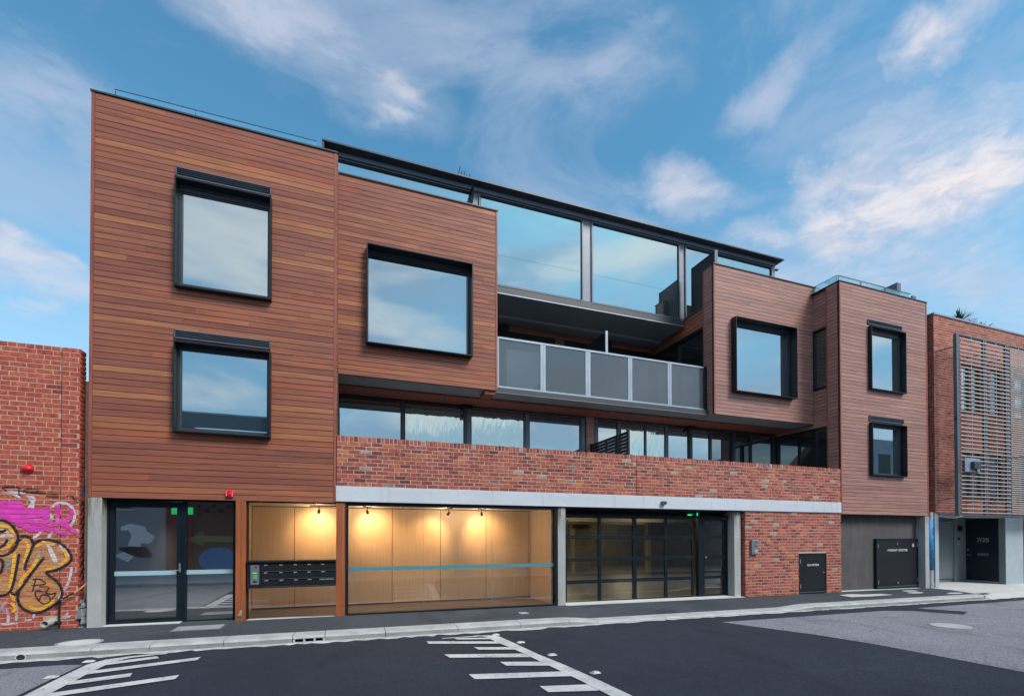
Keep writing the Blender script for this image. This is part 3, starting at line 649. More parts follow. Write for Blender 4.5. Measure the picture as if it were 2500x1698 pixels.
# side returns of the boxes
cladding(bd, .985, 1.40, 5.49, 10.13, 10.72, -1, axis='y', seed=15, trims=(0, 0), zref=5.48, m_=woodp)
cladding(bd, 1.45, 4.18, 8.43, 9.02, 10.80, -1, axis='y', seed=16, trims=(0, 0), zref=8.43, m_=wood)
cladding(bd, .022, .41, 2.41, 9.83, 14.82, -1, axis='y', seed=17, trims=(0, 0), m_=woodp)
cladding(bd, .45, .98, 5.34, 9.83, 14.93, -1, axis='y', seed=18, trims=(0, 0), holes=[(.48, .98, 6.60, 8.62)], m_=woodp)
cladding(bd, .98, 2.5, 5.34, 5.47, 14.93, -1, axis='y', seed=19, trims=(0, 0), m_=woodp)
w = B('window', blackm, bd, (14.90, 15.0, .48, .52, 6.60, 8.62), (14.90, 15.0, .94, .975, 6.60, 8.62), (14.90, 15.0, .52, .94, 8.56, 8.62), (14.90, 15.0, .52, .94, 6.60, 6.66))
B('pane', gmd, w, (14.965, 14.98, .52, .94, 6.66, 8.56))
B('corner_trim', woodtrim, bd, (14.815, 14.93, .41, .448, 2.41, 9.83)); B('corner_trim', woodtrim, bd, (10.714, 10.80, 1.40, 1.44, 5.49, 10.13))
# timber return under the middle box
B('bracket', woodtrim, bd, (3.40, 3.68, 1.04, 1.5, 5.385, 5.478))
# cap flashings, parapet cores
for q in ([(-4.375, -.145, -.022, .25, 9.832, 9.862)], [(-.142, 3.735, .955, 1.3, 10.132, 10.16)], [(10.70, 15.04, .955, 1.42, 10.132, 10.155)], [(14.80, 19.115, -.022, .25, 9.832, 9.858), (14.80, 15.2, .25, 2.4, 9.832, 9.858)], [(10.78, 10.98, 1.42, 4.18, 9.02, 9.045)]): B('parapet_capping', dkgrey, bd, *q)
B('parapet_wall', inner, bd, (-.15, 3.68, 1.06, 1.28, 8.99, 10.13), (10.75, 15.0, 1.06, 1.38, 8.99, 10.13), (10.75, 11.1, 1.06, 1.38, 5.50, 8.99), (14.88, 15.03, .06, .40, 2.42, 9.82), (15.0, 15.06, .45, 9, 5.5, 9.82), (3.70, 3.716, 1.03, 4.2, 5.49, 10.12), (10.84, 11.0, 1.45, 4.2, 8.45, 9.02), (-.178, -.150, .075, 2.5, 2.6, 9.8))
# rooftop glass
t_ = B('glass_balustrade', grail, bd, (-4.06, -2.78, .15, .162, 9.862, 10.10), (-2.77, -1.594, .15, .162, 9.862, 10.10), (-1.584, -.57, .15, .162, 9.862, 10.10))
B('edge_strip', dkgrey, t_, (-4.06, -.57, .149, .163, 10.10, 10.106), (-4.068, -4.06, .148, .164, 9.862, 10.10), (-2.778, -2.772, .149, .163, 9.862, 10.10))
t_ = B('glass_balustrade', grail, bd, (15.0, 16.055, .15, .162, 9.858, 10.13), (16.063, 17.247, .15, .162, 9.858, 10.13), (17.255, 18.55, .15, .162, 9.858, 10.13), (14.945, 14.957, .17, 2.3, 9.858, 10.13))
B('edge_strip', dkgrey, t_, (15.0, 18.55, .149, .163, 10.13, 10.136), (14.944, 14.958, .17, 2.3, 10.13, 10.136), (16.055, 16.063, .149, .163, 9.86, 10.13), (17.247, 17.255, .149, .163, 9.86, 10.13), (14.99, 15.0, .148, .164, 9.86, 10.13), (14.944, 14.958, .16, .17, 9.86, 10.13))
B('party_wall', slate, bd, (18.85, 19.04, .28, .76, 9.78, 10.19), (18.84, 19.04, .76, 3.2, 9.78, 10.90))
# --- soffits
B('soffit', soffitm, bd, (-.14, 3.70, 1.04, 1.75, 5.486, 5.498), (3.70, 10.74, 1.20, 1.80, 5.500, 5.512), (10.74, 14.90, 1.04, 1.75, 5.486, 5.498))
B('soffit_lining', woodtrim, bd, (-.14, 14.92, 1.80, 2.5, 5.452, 5.48), (-.14, 14.92, 1.75, 1.80, 5.44, 5.499))
B('balcony_floor', dkgrey, bd, (3.72, 10.74, 1.20, 4.18, 5.514, 5.64))
B('terrace_floor', conc, bd, (-.14, 14.92, .24, 2.5, 3.05, 3.2))
B('penthouse_floor', dkgrey, bd, (3.72, 10.795, 2.38, 4.5, 8.792, 9.02), (-.14, 3.70, 2.4, 9, 8.992, 9.01))
B('soffit', soffit2, bd, (3.72, 10.79, 2.40, 3.62, 8.768, 8.790), (3.72, 10.79, 3.62, 3.80, 8.70, 8.79), (3.72, 10.79, 3.80, 4.2, 8.73, 8.79))
B('drip_edge', alu, bd, (3.72, 10.79, 2.365, 2.398, 8.762, 8.790))
B('rear_wall', inner, bd, (-.14, 14.95, 2.66, 2.72, 3.0, 5.45), (3.7, 10.9, 4.36, 4.42, 5.5, 8.8), (15.02, 15.06, .42, 2.7, 2.6, 5.5), (-.16, -.13, .2, 2.7, 2.6, 5.45), (11.02, 11.06, 1.4, 4.4, 5.5, 8.45), (-4.3, 19.0, 8.9, 9.0, 2.8, 9.0))
# --- level one glazing behind the brick parapet
def glazing(name, panes, Y, z0, z1, mull, framem, x0, x1, gl, depth=.07, head=None, lab=None):
    mb = MB()
    mb.box(x0, x1, Y-.01, Y+depth, z1, z1+.055)
    mb.box(x0, x1, Y-.02, Y+depth, z0-.05, z0)
    for a, b in mull:
        mb.box(a, b, Y-.012, Y+depth, z0, z1)
        if b-a > .14: mb.box(a+.03, b-.03, Y-.035, Y-.013, z0, z1)
    w = mb.build(name, framem, bd)
    if lab: w['label'] = lab
    for i, (a, b) in enumerate(panes):
        gl_ = gl[i % len(gl)] if isinstance(gl, (list, tuple)) else gl
        B('pane', gl_, w, (a, b, Y+.02, Y+.035, z0, z1))
    mb = MB()
    for a, b in panes: mb.box(a, b, Y-.002, Y+.019, z1-.02, z1).box(a, a+.014, Y-.002, Y+.019, z0, z1-.02).box(b-.014, b, Y-.002, Y+.019, z0, z1-.02)
    mb.build('bead', blackm, w)
    return w
zf, zh = 3.22, 5.37
glazing('window', [(-.13, 1.455), (1.555, 3.21)], 2.5, zf, zh, [(1.455, 1.555), (3.21, 3.30)], dkgrey, -.14, 3.30, [gm, gmw])
glazing('window', [(3.42, 5.04), (5.21, 6.90)], 2.5, zf, zh, [(3.30, 3.42), (5.04, 5.21), (6.90, 7.07)], slate, 3.30, 7.10, [gmw, gm])
B('timber_post', woodp, bd, (7.11, 7.375, 2.47, 2.6, 3.2, 5.45))
glazing('window', [(7.53, 8.23), (8.37, 9.27), (9.33, 10.07)], 2.5, zf, zh, [(7.40, 7.53), (8.23, 8.37), (9.27, 9.33), (10.07, 10.19)], slate, 7.40, 10.19, [gm, gmw, gmw])
glazing('window', [(10.19, 11.01), (11.18, 11.90), (12.0, 12.89), (13.04, 13.71), (13.81, 14.74)], 2.5, zf, zh, [(11.01, 11.18), (11.90, 12.0), (12.89, 13.04), (13.71, 13.81), (14.74, 14.93)], dkgrey, 10.19, 14.94, [gm, gm, gmd, gmd, gm])
w = B('window', blackm, bd, (14.90, 15.0, 2.40, 2.50, 3.2, 5.34), (14.90, 15.0, .90, 1.03, 3.2, 5.34), (14.90, 15.0, .45, 2.4, 5.29, 5.34), (14.90, 15.0, .45, 2.4, 3.2, 3.25))
B('pane', gmd, w, (14.955, 14.97, 1.03, 2.40, 3.25, 5.29)); B('pane', gmd, w, (14.955, 14.97, .45, .90, 3.25, 5.29))
# --- level two balcony: rear wall, doors, side glazing
cladding(bd, 3.72, 10.80, 8.53, 8.765, 4.18, -1, seed=21, trims=(0, 0), zref=8.53)
cladding(bd, 6.84, 7.18, 5.64, 8.53, 4.18, -1, seed=22, trims=(0, 0), zref=5.64)
B('door_head', blackm, bd, (3.72, 6.84, 4.21, 4.30, 8.36, 8.53), (7.18, 10.84, 4.21, 4.30, 8.36, 8.53))
glazing('sliding_door', [(3.8, 4.86), (5.06, 6.45)], 4.21, 5.68, 8.30, [(4.86, 5.06), (6.45, 6.84)], dkgrey, 3.72, 6.84, gm)
glazing('sliding_door', [(7.35, 8.9), (9.05, 10.7)], 4.21, 5.68, 8.30, [(7.18, 7.35), (8.9, 9.05), (10.7, 10.84)], dkgrey, 7.18, 10.84, gm)
w = B('window', blackm, bd, (10.80, 10.95, 1.44, 4.2, 8.33, 8.43), (10.80, 10.95, 2.72, 2.80, 5.66, 8.33), (10.80, 10.95, 1.44, 1.50, 5.66, 8.33), (10.80, 10.95, 1.5, 4.2, 5.64, 5.70), (10.80, 10.95, 4.12, 4.2, 5.7, 8.33))
B('pane', gmd, w, (10.87, 10.885, 1.5, 2.72, 5.70, 8.33)); B('pane', gmd, w, (10.87, 10.885, 2.80, 4.12, 5.70, 8.33))
# --- balcony balustrade
bx = [(3.75, 3.86), (5.055, 5.21), (6.44, 6.60), (7.84, 7.99), (9.24, 9.385)]
mb = MB(); mb.box(3.75, 10.60, 1.28, 1.33, 6.965, 7.02).box(3.75, 10.60, 1.28, 1.33, 5.65, 5.708)
for a, b in bx: mb.box(a, (a+b)/2-.003, 1.285, 1.325, 5.708, 6.965).box((a+b)/2+.003, b, 1.285, 1.325, 5.708, 6.965)
mb.cur = 1; mb.box(10.60, 10.71, 1.27, 1.335, 5.64, 7.03); mb.cur = 0
bl = mb.build('balustrade', [alu, blackm], bd, bevel=.003)
for (a, b), (c, d) in zip(bx, bx[1:]+[(10.60, 0)]): B('glass_panel', gbal, bl, (b, c, 1.30, 1.312, 5.708, 6.965))
mb = MB()
for a, b in bx[1:]:
    for s in (-.035, .035): mb.cyl(((a+b)/2+s, 1.279, 6.36), ((a+b)/2+s, 1.286, 6.36), .006, 8)
mb.build('screw', steel, bl)
B('privacy_screen', doorblk, bd, (7.165, 7.20, 1.43, 4.17, 5.66, 7.69))
B('screen_post', alu, bd, (7.155, 7.228, 1.385, 1.43, 5.66, 7.70))
# slatted screen on the terrace
mb = MB(); X = 7.225
mb.box(X-.02, X+.03, .33, .40, 3.2, 4.60).box(X-.02, X+.03, 2.36, 2.42, 3.2, 4.59).box(X-.012, X+.02, .93, .985, 3.2, 4.57).box(X-.012, X+.02, 1.47, 1.53, 3.2, 4.57)
z = 3.25
while z < 4.56: mb.box(X-.005, X+.015, .40, 2.36, z, z+.083); z += .095
s = mb.build('slatted_screen', doorblk, bd); B('screen_post', alu, s, (X+.031, X+.045, .33, .40, 3.2, 4.60))
# --- penthouse
ph = B('roof', dkgrey, bd, (-.55, 14.98, 2.10, 9.2, 11.695, 11.735), (-.36, 14.62, 2.22, 9.0, 11.735, 11.79), (-.55, -.50, 2.12, 2.3, 11.50, 11.70))
B('fascia', fasc, ph, (-.53, 14.82, 2.34, 2.44, 11.575, 11.69), (14.82, 14.95, 2.30, 2.40, 11.44, 11.475))
mb = MB(); yy = 2.40
mb.box(-.53, 14.82, yy, yy+.08, 11.56, 11.575)
for a, b in ((3.40, 3.62), (6.96, 7.26), (10.60, 10.83)): mb.box(a, b, yy+.02, yy+.1, 9.02, 11.575)
mb.box(14.70, 14.82, yy-.03, yy+.12, 9.02, 11.575).box(14.79, 14.82, yy+.12, 8.9, 9.02, 11.6).box(14.70, 14.95, yy+.3, yy+.4, 11.45, 11.5)
fr = mb.build('mullion', fasc, ph)
for a, b in ((-.40, 3.40), (3.62, 6.96), (7.26, 10.60), (10.83, 14.70)):
    s = .05; z0, z1 = 8.99, 11.55
    mb = MB()
    mb.box(a, b, yy-.03, yy+.05, z1-.03, z1).box(a, a+.035, yy-.03, yy+.05, z0, z1-.03).box(b-.035, b, yy-.03, yy+.05, z0, z1-.03).box(a+.035, b-.035, yy-.03, yy+.05, z0, z0+.03)
    w = mb.build('window', slate, bd)
    mb = MB(); mb.box(a+.035, b-.035, yy-.005, yy+.05, z1-.075, z1-.03).box(a+.035, a+.06, yy-.005, yy+.05, z0+.03, z1-.075).box(b-.06, b-.035, yy-.005, yy+.05, z0+.03, z1-.075).box(a+.06, b-.06, yy-.005, yy+.05, z0+.03, z0+.055)
    mb.build('frame', blackm, w)
    B('pane', gm, w, (a+.06, b-.06, yy+.02, yy+.032, z0+.055, z1-.075))
    if 3 < a < 8:
        mb = MB(); x = a+.09
        while x < b-.09: mb.box(x, x+.018, yy+.0165, yy+.0185, 9.905, 9.923); x += .062
        mb.build('safety_dots', doorblk, w)
mb = MB(); mb.prism([(2.38, 10.85), (2.38, 11.56), (2.05, 11.50), (2.12, 11.38)], 'x', 3.36, 3.40); mb.build('bracket', blackm, ph)
B('penthouse_wall', inner, bd, (-.5, 14.78, 2.56, 8.8, 9.02, 11.68))
# corrugated screen on the penthouse terrace
mb = MB(); y = 1.08
while y < 2.10: mb.box(10.855, 10.875 if int((y-1.08)/.05) % 2 else 10.866, y, y+.05, 9.04, 10.60); y += .05
mb.box(10.850, 10.88, 1.08, 2.12, 10.585, 10.61).box(10.848, 10.88, 1.3, 2.12, 9.86, 9.89)
s = mb.build('privacy_screen', doorblk, bd); B('screen_post', slate, s, (10.83, 10.94, 1.03, 1.075, 9.04, 10.615))
# --- brick parapet, beam and ground floor brickwork
mb = MB(); bricks(mb, -.15, 7.236, 2.795, 12, 0, seed=31, soldier=True, pitch=.0859); bricks(mb, 7.252, 14.80, 2.795, 12, 0, seed=32, soldier=True, pitch=.0859)
pw = mb.build('brick_parapet', brick, bd)
B('mortar', mortar, pw, (-.145, 7.236, .0065, .23, 2.79, 3.838), (7.252, 14.80, .0065, .23, 2.79, 3.838))
B('expansion_joint', inner, pw, (7.236, 7.252, .02, .2, 2.79, 3.84))
hg = (12.99, 14.15, -.3, 1.20)
mb = MB(); z0 = 2.455-.0862*30; bricks(mb, 10.90, 14.80, z0, 30, 0, seed=33, holes=[hg], pitch=.0862, jit=.002); bricks(mb, .012, .20, z0, 30, 10.90, axis='y', seed=34, pitch=.0862)
bw = mb.build('brick_wall', brick, bd); B('mortar', mortar, bw, (10.912, 12.985, .0065, .3, -.3, 2.455), (12.985, 14.155, .0065, .3, 1.20, 2.455), (14.155, 14.80, .0065, .3, -.3, 2.455))
bm = MB(); bm.box(-.15, 14.80, -.02, .20, 2.478, 2.785).box(-.165, -.152, -.035, .20, 2.455, 2.795).box(-.15, 14.80, -.035, .20, 2.455, 2.474)
bm.build('steel_beam', white, bd, bevel=.004)
B('lintel_shadow_gap', inner, bd, (-.12, 10.8, .02, .30, 2.43, 2.452))
# --- concrete piers and timber posts
B('concrete_pier', conc, bd, (-4.36, -4.155, 0, .30, -.2, 2.428), bevel=.008); B('concrete_pier', conc, bd, (4.975, 5.185, .02, .40, -.2, 2.452), bevel=.008)
B('concrete_pier', conc, bd, (10.60, 10.84, .10, .42, -.2, 2.452), bevel=.008); B('concrete_pier', conc, bd, (18.89, 19.10, .0, .30, -.3, 2.408), bevel=.008)
B('timber_post', woodpost, bd, (-2.01, -1.92, 0, .3, -.05, 2.43), (-1.916, -1.835, .006, .3, -.05, 2.43), (-1.83, -1.822, .1, .3, -.05, 2.43)); B('timber_post', woodpost, bd, (-.155, -.02, 0, .3, -.05, 2.43), (-.016, .025, .006, .3, -.05, 2.43))
# --- entrance
mb = MB(); Y = .22
mb.box(-4.153, -4.12, Y-.02, .32, .02, 2.43).box(-4.12, -2.02, Y-.02, .32, 2.395, 2.43).box(-2.95, -2.90, Y-.02, .32, .02, 2.395).box(-2.095, -2.012, Y-.01, .32, .02, 2.395).box(-2.90, -2.095, Y, .32, .02, .085)
ef = mb.build('entrance_frame', doordk, bd)
mb = MB(); mb.box(-4.115, -4.05, Y, .30, .07, 2.385).box(-3.055, -2.952, Y, .30, .07, 2.385).box(-4.05, -3.055, Y, .30, 2.275, 2.385).box(-4.05, -3.055, Y, .30, .07, .165)
dr = mb.build('entrance_door', doordk, bd, bevel=.002)
B('pane', gdoor, dr, (-4.05, -3.055, Y+.04, Y+.048, .165, 2.275)); B('film_strip', stripe, dr, (-4.05, -3.055, Y+.034, Y+.038, .98, 1.065))
mb = MB(); mb.box(-3.015, -2.985, Y-.012, Y, 1.03, 1.20).cyl((-3.0, Y-.04, 1.065), (-3.12, Y-.04, 1.065), .009).cyl((-3.0, Y, 1.065), (-3.0, Y-.045, 1.065), .009); mb.build('handle', steel, dr)
B('sidelight_pane', gdoor, ef, (-2.90, -2.095, Y+.04, Y+.048, .085, 2.395)); B('film_strip', stripe, ef, (-2.895, -2.10, Y+.034, Y+.038, .98, 1.065))
# --- shop windows
mb = MB(); mb.box(-1.82, -.16, .08, .16, .02, .06).box(-1.82, -.16, .08, .16, 2.405, 2.43).box(-1.82, -1.80, .08, .16, .06, 2.405)
w = mb.build('lobby_window', blackm, bd); B('pane', gc, w, (-1.80, -.16, .10, .108, .06, 2.405))
mb = MB(); mb.box(.025, .09, .03, .16, .03, 2.452).box(4.905, 4.973, .03, .16, .0, 2.452).box(.09, 4.905, .03, .16, 2.375, 2.452).hexa([(.09, .03, .02), (4.905, .03, -.01), (4.905, .16, -.01), (.09, .16, .02), (.09, .03, .075), (4.905, .03, .055), (4.905, .16, .055), (.09, .16, .075)])
w = mb.build('lobby_window', blackm, bd)
for a, b in ((.09, 1.681), (1.687, 3.298), (3.304, 4.905)): B('pane', gc, w, (a, b, .10, .108, .05, 2.375))
B('joint_seal', alu, w, (1.681, 1.687, .098, .11, .06, 2.375), (3.298, 3.304, .098, .11, .06, 2.375)); B('film_strip', stripet, w, (.092, 4.904, .094, .098, .982, 1.058))
# --- lobby interior
def room(x0, x1, y0, y1, z0, z1, mw, mf, mc, nm):
    B(nm+'_wall', mw, bd, (x0-.05, x0, y0, y1, z0, z1), (x1, x1+.05, y0, y1, z0, z1), (x0, x1, y1, y1+.05, z0, z1)); B(nm+'_floor', mf, bd, (x0, x1, y0, y1, z0-.06, z0)); B(nm+'_ceiling', mc, bd, (x0, x1, y0, y1, z1, z1+.05))
room(-4.25, -2.07, .33, 5.5, .055, 2.44, inwall, conc, inwall, 'lobby')
B('lobby_ceiling', inwall, bd, (-1.99, 4.93, .17, 1.7, 2.42, 2.45))
mb = MB()
for k in range(9): mb.box(-1.99, 4.93, .17+k*.155, .17+(k+1)*.155-.002, .0, .052)
mb.build('timber_floor', flo, bd)
B('lobby_wall', inner, bd, (-1.98, 4.93, 1.60, 1.7, 0, 2.45)); B('display_side_panel', ven, bd, (-2.02, -1.985, .35, 1.58, .05, 2.42)); B('display_side_panel', ven, bd, (4.86, 4.90, .17, 1.56, .05, 2.415))
js = [-1.98, -1.09, -.08, 1.138, 2.355, 3.581, 4.805, 4.86]
for a, b in zip(js, js[1:]): B('veneer_panel', ven, bd, (a+.007, b-.007, 1.55, 1.575, .085, 2.405))
# --- letterboxes
lb = MB(); lb.box(-1.805, -.157, -.02, .32, .69, 1.19).box(-1.815, -.157, -.06, .32, 1.20, 1.235).box(-1.805, -.157, -.005, .3, 1.19, 1.20)
lbo = lb.build('letterbox_bank', doorblk, bd, bevel=.003)
for r, z1 in enumerate((1.165, 1.01, .855)):
    B('letterbox_flap', doorblk, lbo, (-1.525, -.165, -.034, -.021, z1-.125, z1-.024)); B('flap_lip', slate, lbo, (-1.535, -.162, -.042, -.021, z1-.145, z1-.137))
rows = [['1/19', '2/19', '3/19', '4/19', '5/19'], ['6/19', '7/19', '8/19', '9/19', '10/19'], ['11/19', '12/19', '13/19', '14/19', 'OWNERS CORPORATION']]
for r, z1 in enumerate((1.135, .983, .828)):
    for c, x in enumerate((-1.50, -1.225, -.96, -.70, -.445)):
        s_ = rows[r][c]; text(s_, .031 if len(s_) < 8 else .0235, (x if len(s_) < 8 else -.472, -.0358, z1), (1, 0, 0), (0, 0, 1), whitel, 'lettering', lbo)
ic = B('intercom', steel, bd, (-1.742, -1.59, -.034, -.02, .764, 1.152))
B('keypad', inner, ic, (-1.69, -1.62, -.036, -.034, .885, .975)) ; B('display', keyg, ic, (-1.705, -1.63, -.037, -.034, .985, 1.005))
mb = MB()
for i in range(3):
    for j in range(4): mb.box(-1.688+i*.024, -1.672+i*.024, -.0395, -.036, .889+j*.021, .901+j*.021)
mb.build('keys', keyg, ic); mb = MB(); mb.cyl((-1.645, -.038, 1.11), (-1.645, -.03, 1.11), .020, 16); mb.box(-1.70, -1.63, -.0355, -.034, .80, .84); mb.build('camera_eye', inner, ic)
# --- garage
Y = .35
mb = MB()
mb.box(5.35, 9.36, Y, Y+.05, 2.20, 2.245).box(5.35, 9.36, Y, Y+.05, .0, .045).box(5.35, 5.375, Y, Y+.05, .045, 2.20).box(9.32, 9.37, Y, Y+.05, .045, 2.2)
for z in (.50, 1.075, 1.65): mb.box(5.375, 9.32, Y-.004, Y+.05, z, z+.04).box(5.375, 9.32, Y, Y+.05, z+.046, z+.088)
for x in (6.30, 7.36, 8.39): mb.box(x, x+(.115 if x == 7.36 else .085), Y+.003, Y+.053, .045, 2.20)
gd = mb.build('garage_door', doordk, bd)
for i, (a, b) in enumerate(((5.375, 6.30), (6.385, 7.36), (7.475, 8.39), (8.475, 9.32))):
    for c, d in ((.045, .50), (.588, 1.075), (1.163, 1.65), (1.738, 2.20)): B('pane', ggar, gd, (a, b, Y+.02, Y+.026, c, d))
B('garage_frame', doordk, bd, (9.52, 9.68, Y-.03, Y+.08, -.1, 2.25), (5.2, 10.6, Y-.02, Y+.1, 2.25, 2.30), (5.19, 10.6, Y+.02, Y+.3, 2.40, 2.452), (10.53, 10.60, Y, Y+.08, -.1, 2.25), (5.19, 5.345, Y+.05, Y+.09, -.1, 2.25), (5.19, 10.6, Y+.16, Y+.2, 2.30, 2.40))
mb = MB(); mb.box(9.70, 9.76, Y, Y+.05, .0, 2.22).box(10.44, 10.52, Y, Y+.05, .0, 2.22).box(9.76, 10.44, Y, Y+.05, 2.17, 2.22).box(9.76, 10.44, Y, Y+.05, .0, .05)
for z in (.50, 1.075, 1.65): mb.box(9.76, 10.44, Y, Y+.05, z, z+.088)
pd = mb.build('pedestrian_gate', doordk, bd)
for c, d in ((.05, .50), (.588, 1.075), (1.163, 1.65), (1.738, 2.17)): B('pane', ggar, pd, (9.76, 10.44, Y+.02, Y+.026, c, d))
mb = MB(); mb.cyl((9.79, Y, 1.12), (9.79, Y-.03, 1.12), .028, 16); mb.build('lock', steel, pd)
room(5.0, 19.3, .45, 15, -.05, 2.62, garw, garf, garw, 'garage')
B('garage_wall', garw, bd, (5.19, 5.24, .4, 1.8, -.05, 2.62), (10.84, 19.35, .43, .49, -.05, 2.62))
mb = MB()
for x, y in ((12.6, 6.8), (10.75, 10.4), (17.5, 6.8)): mb.box(x, x+.85, y, y+.22, -.05, 2.62)
mb.build('garage_column', garw, bd)
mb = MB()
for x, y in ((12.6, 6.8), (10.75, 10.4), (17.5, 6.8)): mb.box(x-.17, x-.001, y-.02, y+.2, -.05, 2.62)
mb.build('column_lit_face', garc_lit, bd)  # pale strip on the left side of each column; lit look painted in
B('ceiling_beam', garw, bd, (5.1, 19.2, 4.2, 4.5, 2.25, 2.61), (5.1, 19.2, 9.0, 9.3, 2.3, 2.61))
mb = MB()
for x in (9.2, 10.0, 13.6, 14.3, 16.8): mb.tube([(x, 14.9, 1.9), (x, 14.5, 1.9), (x, 14.45, 1.1), (x+.05, 14.45, 1.02), (x+.4, 14.45, 1.02), (x+.45, 14.45, 1.1), (x+.45, 14.5, 1.9), (x+.45, 14.9, 1.9)], .02, 6)
mb.build('bike_rack', steel, bd)
mb = MB()
for x in range(8, 19, 2): mb.box(x, x+.03, 14.95, 14.99, 0, 2.3).box(x, x+2, 14.95, 14.98, 2.0, 2.03)
mb.build('storage_cage', steel, bd)
for i, (x0, x1, y) in enumerate(((6.6, 8.1, 3.2), (9.4, 10.9, 3.2), (8.0, 9.5, 7.6), (12.5, 14.0, 7.6), (15.5, 17, 7.6), (9.5, 11, 12.2), (14, 15.5, 12.2))):
    lab = ['nearest lit tube on the garage ceiling, left', 'nearest lit tube on the garage ceiling, above the pedestrian gate', 'lit tube in the middle of the garage, left', 'lit tube in the middle of the garage beyond the column', 'lit tube in the middle of the garage at far right', 'deepest lit tube in the garage, left', 'deepest lit tube in the garage, right'][i]
    t = thing('tube_light', ((x0+x1)/2, y, 2.5), lab, 'tube light', 'tube lights on the garage ceiling'); B('housing', slate, t, (x0, x1, y-.05, y+.05, 2.54, 2.62)); B('tube', tube, t, (x0+.03, x1-.03, y-.022, y+.022, 2.505, 2.538))
# --- charcoal wall with cupboards
B('rendered_wall', render_g, bd, (14.80, 18.90, .285, .36, -.3, 2.41))
def cupboard(x0, x1, z0, z1, Y, txt, tx, tz, ts, hinges, extra):
    c = B('cupboard', blackm, bd, (x0, x1, Y, .29, z1-.055, z1), (x0, x0+.03, Y, .29, z0-.05, z1-.055), (x1-.03, x1, Y, .29, z0-.05, z1-.055), (x0+.03, x1-.03, Y+.01, .29, z0-.05, z0+.03))
    d = B('cupboard_door', doorblk, c, (x0+.035, x1-.035, Y+.005, Y+.03, z0+.07, z1-.065), bevel=.003); B('door_sill', slate, c, (x0+.03, x1-.03, Y-.01, Y+.02, z0+.03, z0+.055))
    for hx, hz in hinges: B('hinge', alu, c, (hx, hx+.025, Y-.012, Y+.003, hz, hz+.13))
    text(txt, ts, (tx, Y+.0032, tz), (1, 0, 0), (0, 0, 1), whitel, 'lettering', c, align='CENTER')
    extra(c, Y)
def ex1(c, Y):
    mb = MB(); mb.cyl((14.045, Y+.005, .60), (14.045, Y-.01, .60), .022, 14); mb.build('lock', steel, c)
def ex2(c, Y):
    mb = MB()
    for k in range(20):
        a, b = 2*math.pi*k/20, 2*math.pi*(k+1)/20; x, z = 18.60, 1.41
        mb.face([(x+.045*math.cos(a), Y+.002, z+.045*math.sin(a)), (x+.056*math.cos(a), Y+.002, z+.056*math.sin(a)), (x+.056*math.cos(b), Y+.002, z+.056*math.sin(b)), (x+.045*math.cos(b), Y+.002, z+.045*math.sin(b))])
    mb.box(x-.024, x-.012, Y+.001, Y+.003, z-.028, z+.028).box(x+.006, x+.018, Y+.001, Y+.003, z-.028, z+.028).box(x-.02, x+.012, Y+.001, Y+.003, z+.014, z+.026); mb.build('emblem', whitel, c)
    B('latch', steel, c, (17.76, 17.80, Y-.012, Y+.005, 1.43, 1.50), (17.76, 17.80, Y-.012, Y+.005, .10, .18))
cupboard(12.99, 14.15, -.03, 1.19, .015, 'GAS METERS', 13.60, .81, .088, ((13.045, .89), (13.045, .13)), ex1)
cupboard(16.74, 18.86, -.02, 1.64, .20, 'HYDRANT  BOOSTER', 17.80, 1.21, .105, ((16.80, 1.33), (18.80, 1.35), (16.80, .12), (18.80, .16)), ex2)
B('cupboard_back', inner, bd, (13.0, 14.14, .20, .29, -.2, 1.2))
B('slab_edge', inner, bd, (-4.3, 19.0, .45, 8.9, 2.66, 2.75))
# ================================================================== fittings on and in the building
t = thing('strobe_alarm', (-2.116, 0, 2.55), 'red square fire strobe on the timber boards above the entrance', 'fire alarm')
B('base', redp, t, (-2.186, -2.046, -.035, -.008, 2.482, 2.628), bevel=.008); B('lens', clearp, t, (-2.175, -2.16, -.045, -.035, 2.50, 2.61), (-2.072, -2.057, -.045, -.035, 2.50, 2.61))
mb = MB(); mb.cyl((-2.116, -.036, 2.54), (-2.116, -.07, 2.535), .042, 18, .03); mb.build('sounder', redp, t, smooth=False)
t = thing('exit_sign', (-3.17, 1.0, 2.26), 'green lit exit sign seen through the glass entrance doors', 'exit sign', 'green exit signs')
B('housing', alu, t, (-3.40, -2.96, 1.0, 1.03, 2.165, 2.35)); B('face', greenl, t, (-3.37, -2.99, .992, .998, 2.185, 2.33))
t = thing('exit_sign', (9.33, .60, 2.34), 'green lit running man exit sign under the beam over the garage door', 'exit sign', 'green exit signs')
B('housing', doorblk, t, (9.14, 9.52, .335, .345, 2.305, 2.395)); B('face', greenl, t, (9.15, 9.30, .325, .333, 2.31, 2.345), (9.475, 9.51, .325, .333, 2.305, 2.39))
mb = MB(); mb.cyl((9.345, .332, 2.375), (9.345, .328, 2.375), .011, 10); mb.hexa([(9.30, .327, 2.33), (9.36, .327, 2.36), (9.36, .332, 2.36), (9.30, .332, 2.33), (9.29, .327, 2.34), (9.35, .327, 2.372), (9.35, .332, 2.372), (9.29, .332, 2.34)]); mb.build('running_man', whitel, t)
t = thing('sensor_box', (8.05, -.02, 2.61), 'small grey cube sensor mounted on the pale steel beam', 'sensor')
B('body', slate, t, (7.99, 8.11, -.115, -.021, 2.565, 2.655), bevel=.004); B('lens', inner, t, (8.02, 8.08, -.119, -.115, 2.585, 2.63))
t = thing('entry_panel', (11.2, 0, 1.4), 'grey steel entry intercom box on the brick wall beside the garage', 'intercom')
B('box', alu, t, (11.09, 11.33, -.075, -.004, 1.20, 1.615), bevel=.006); B('plate', steel, t, (11.12, 11.31, -.081, -.075, 1.215, 1.60))
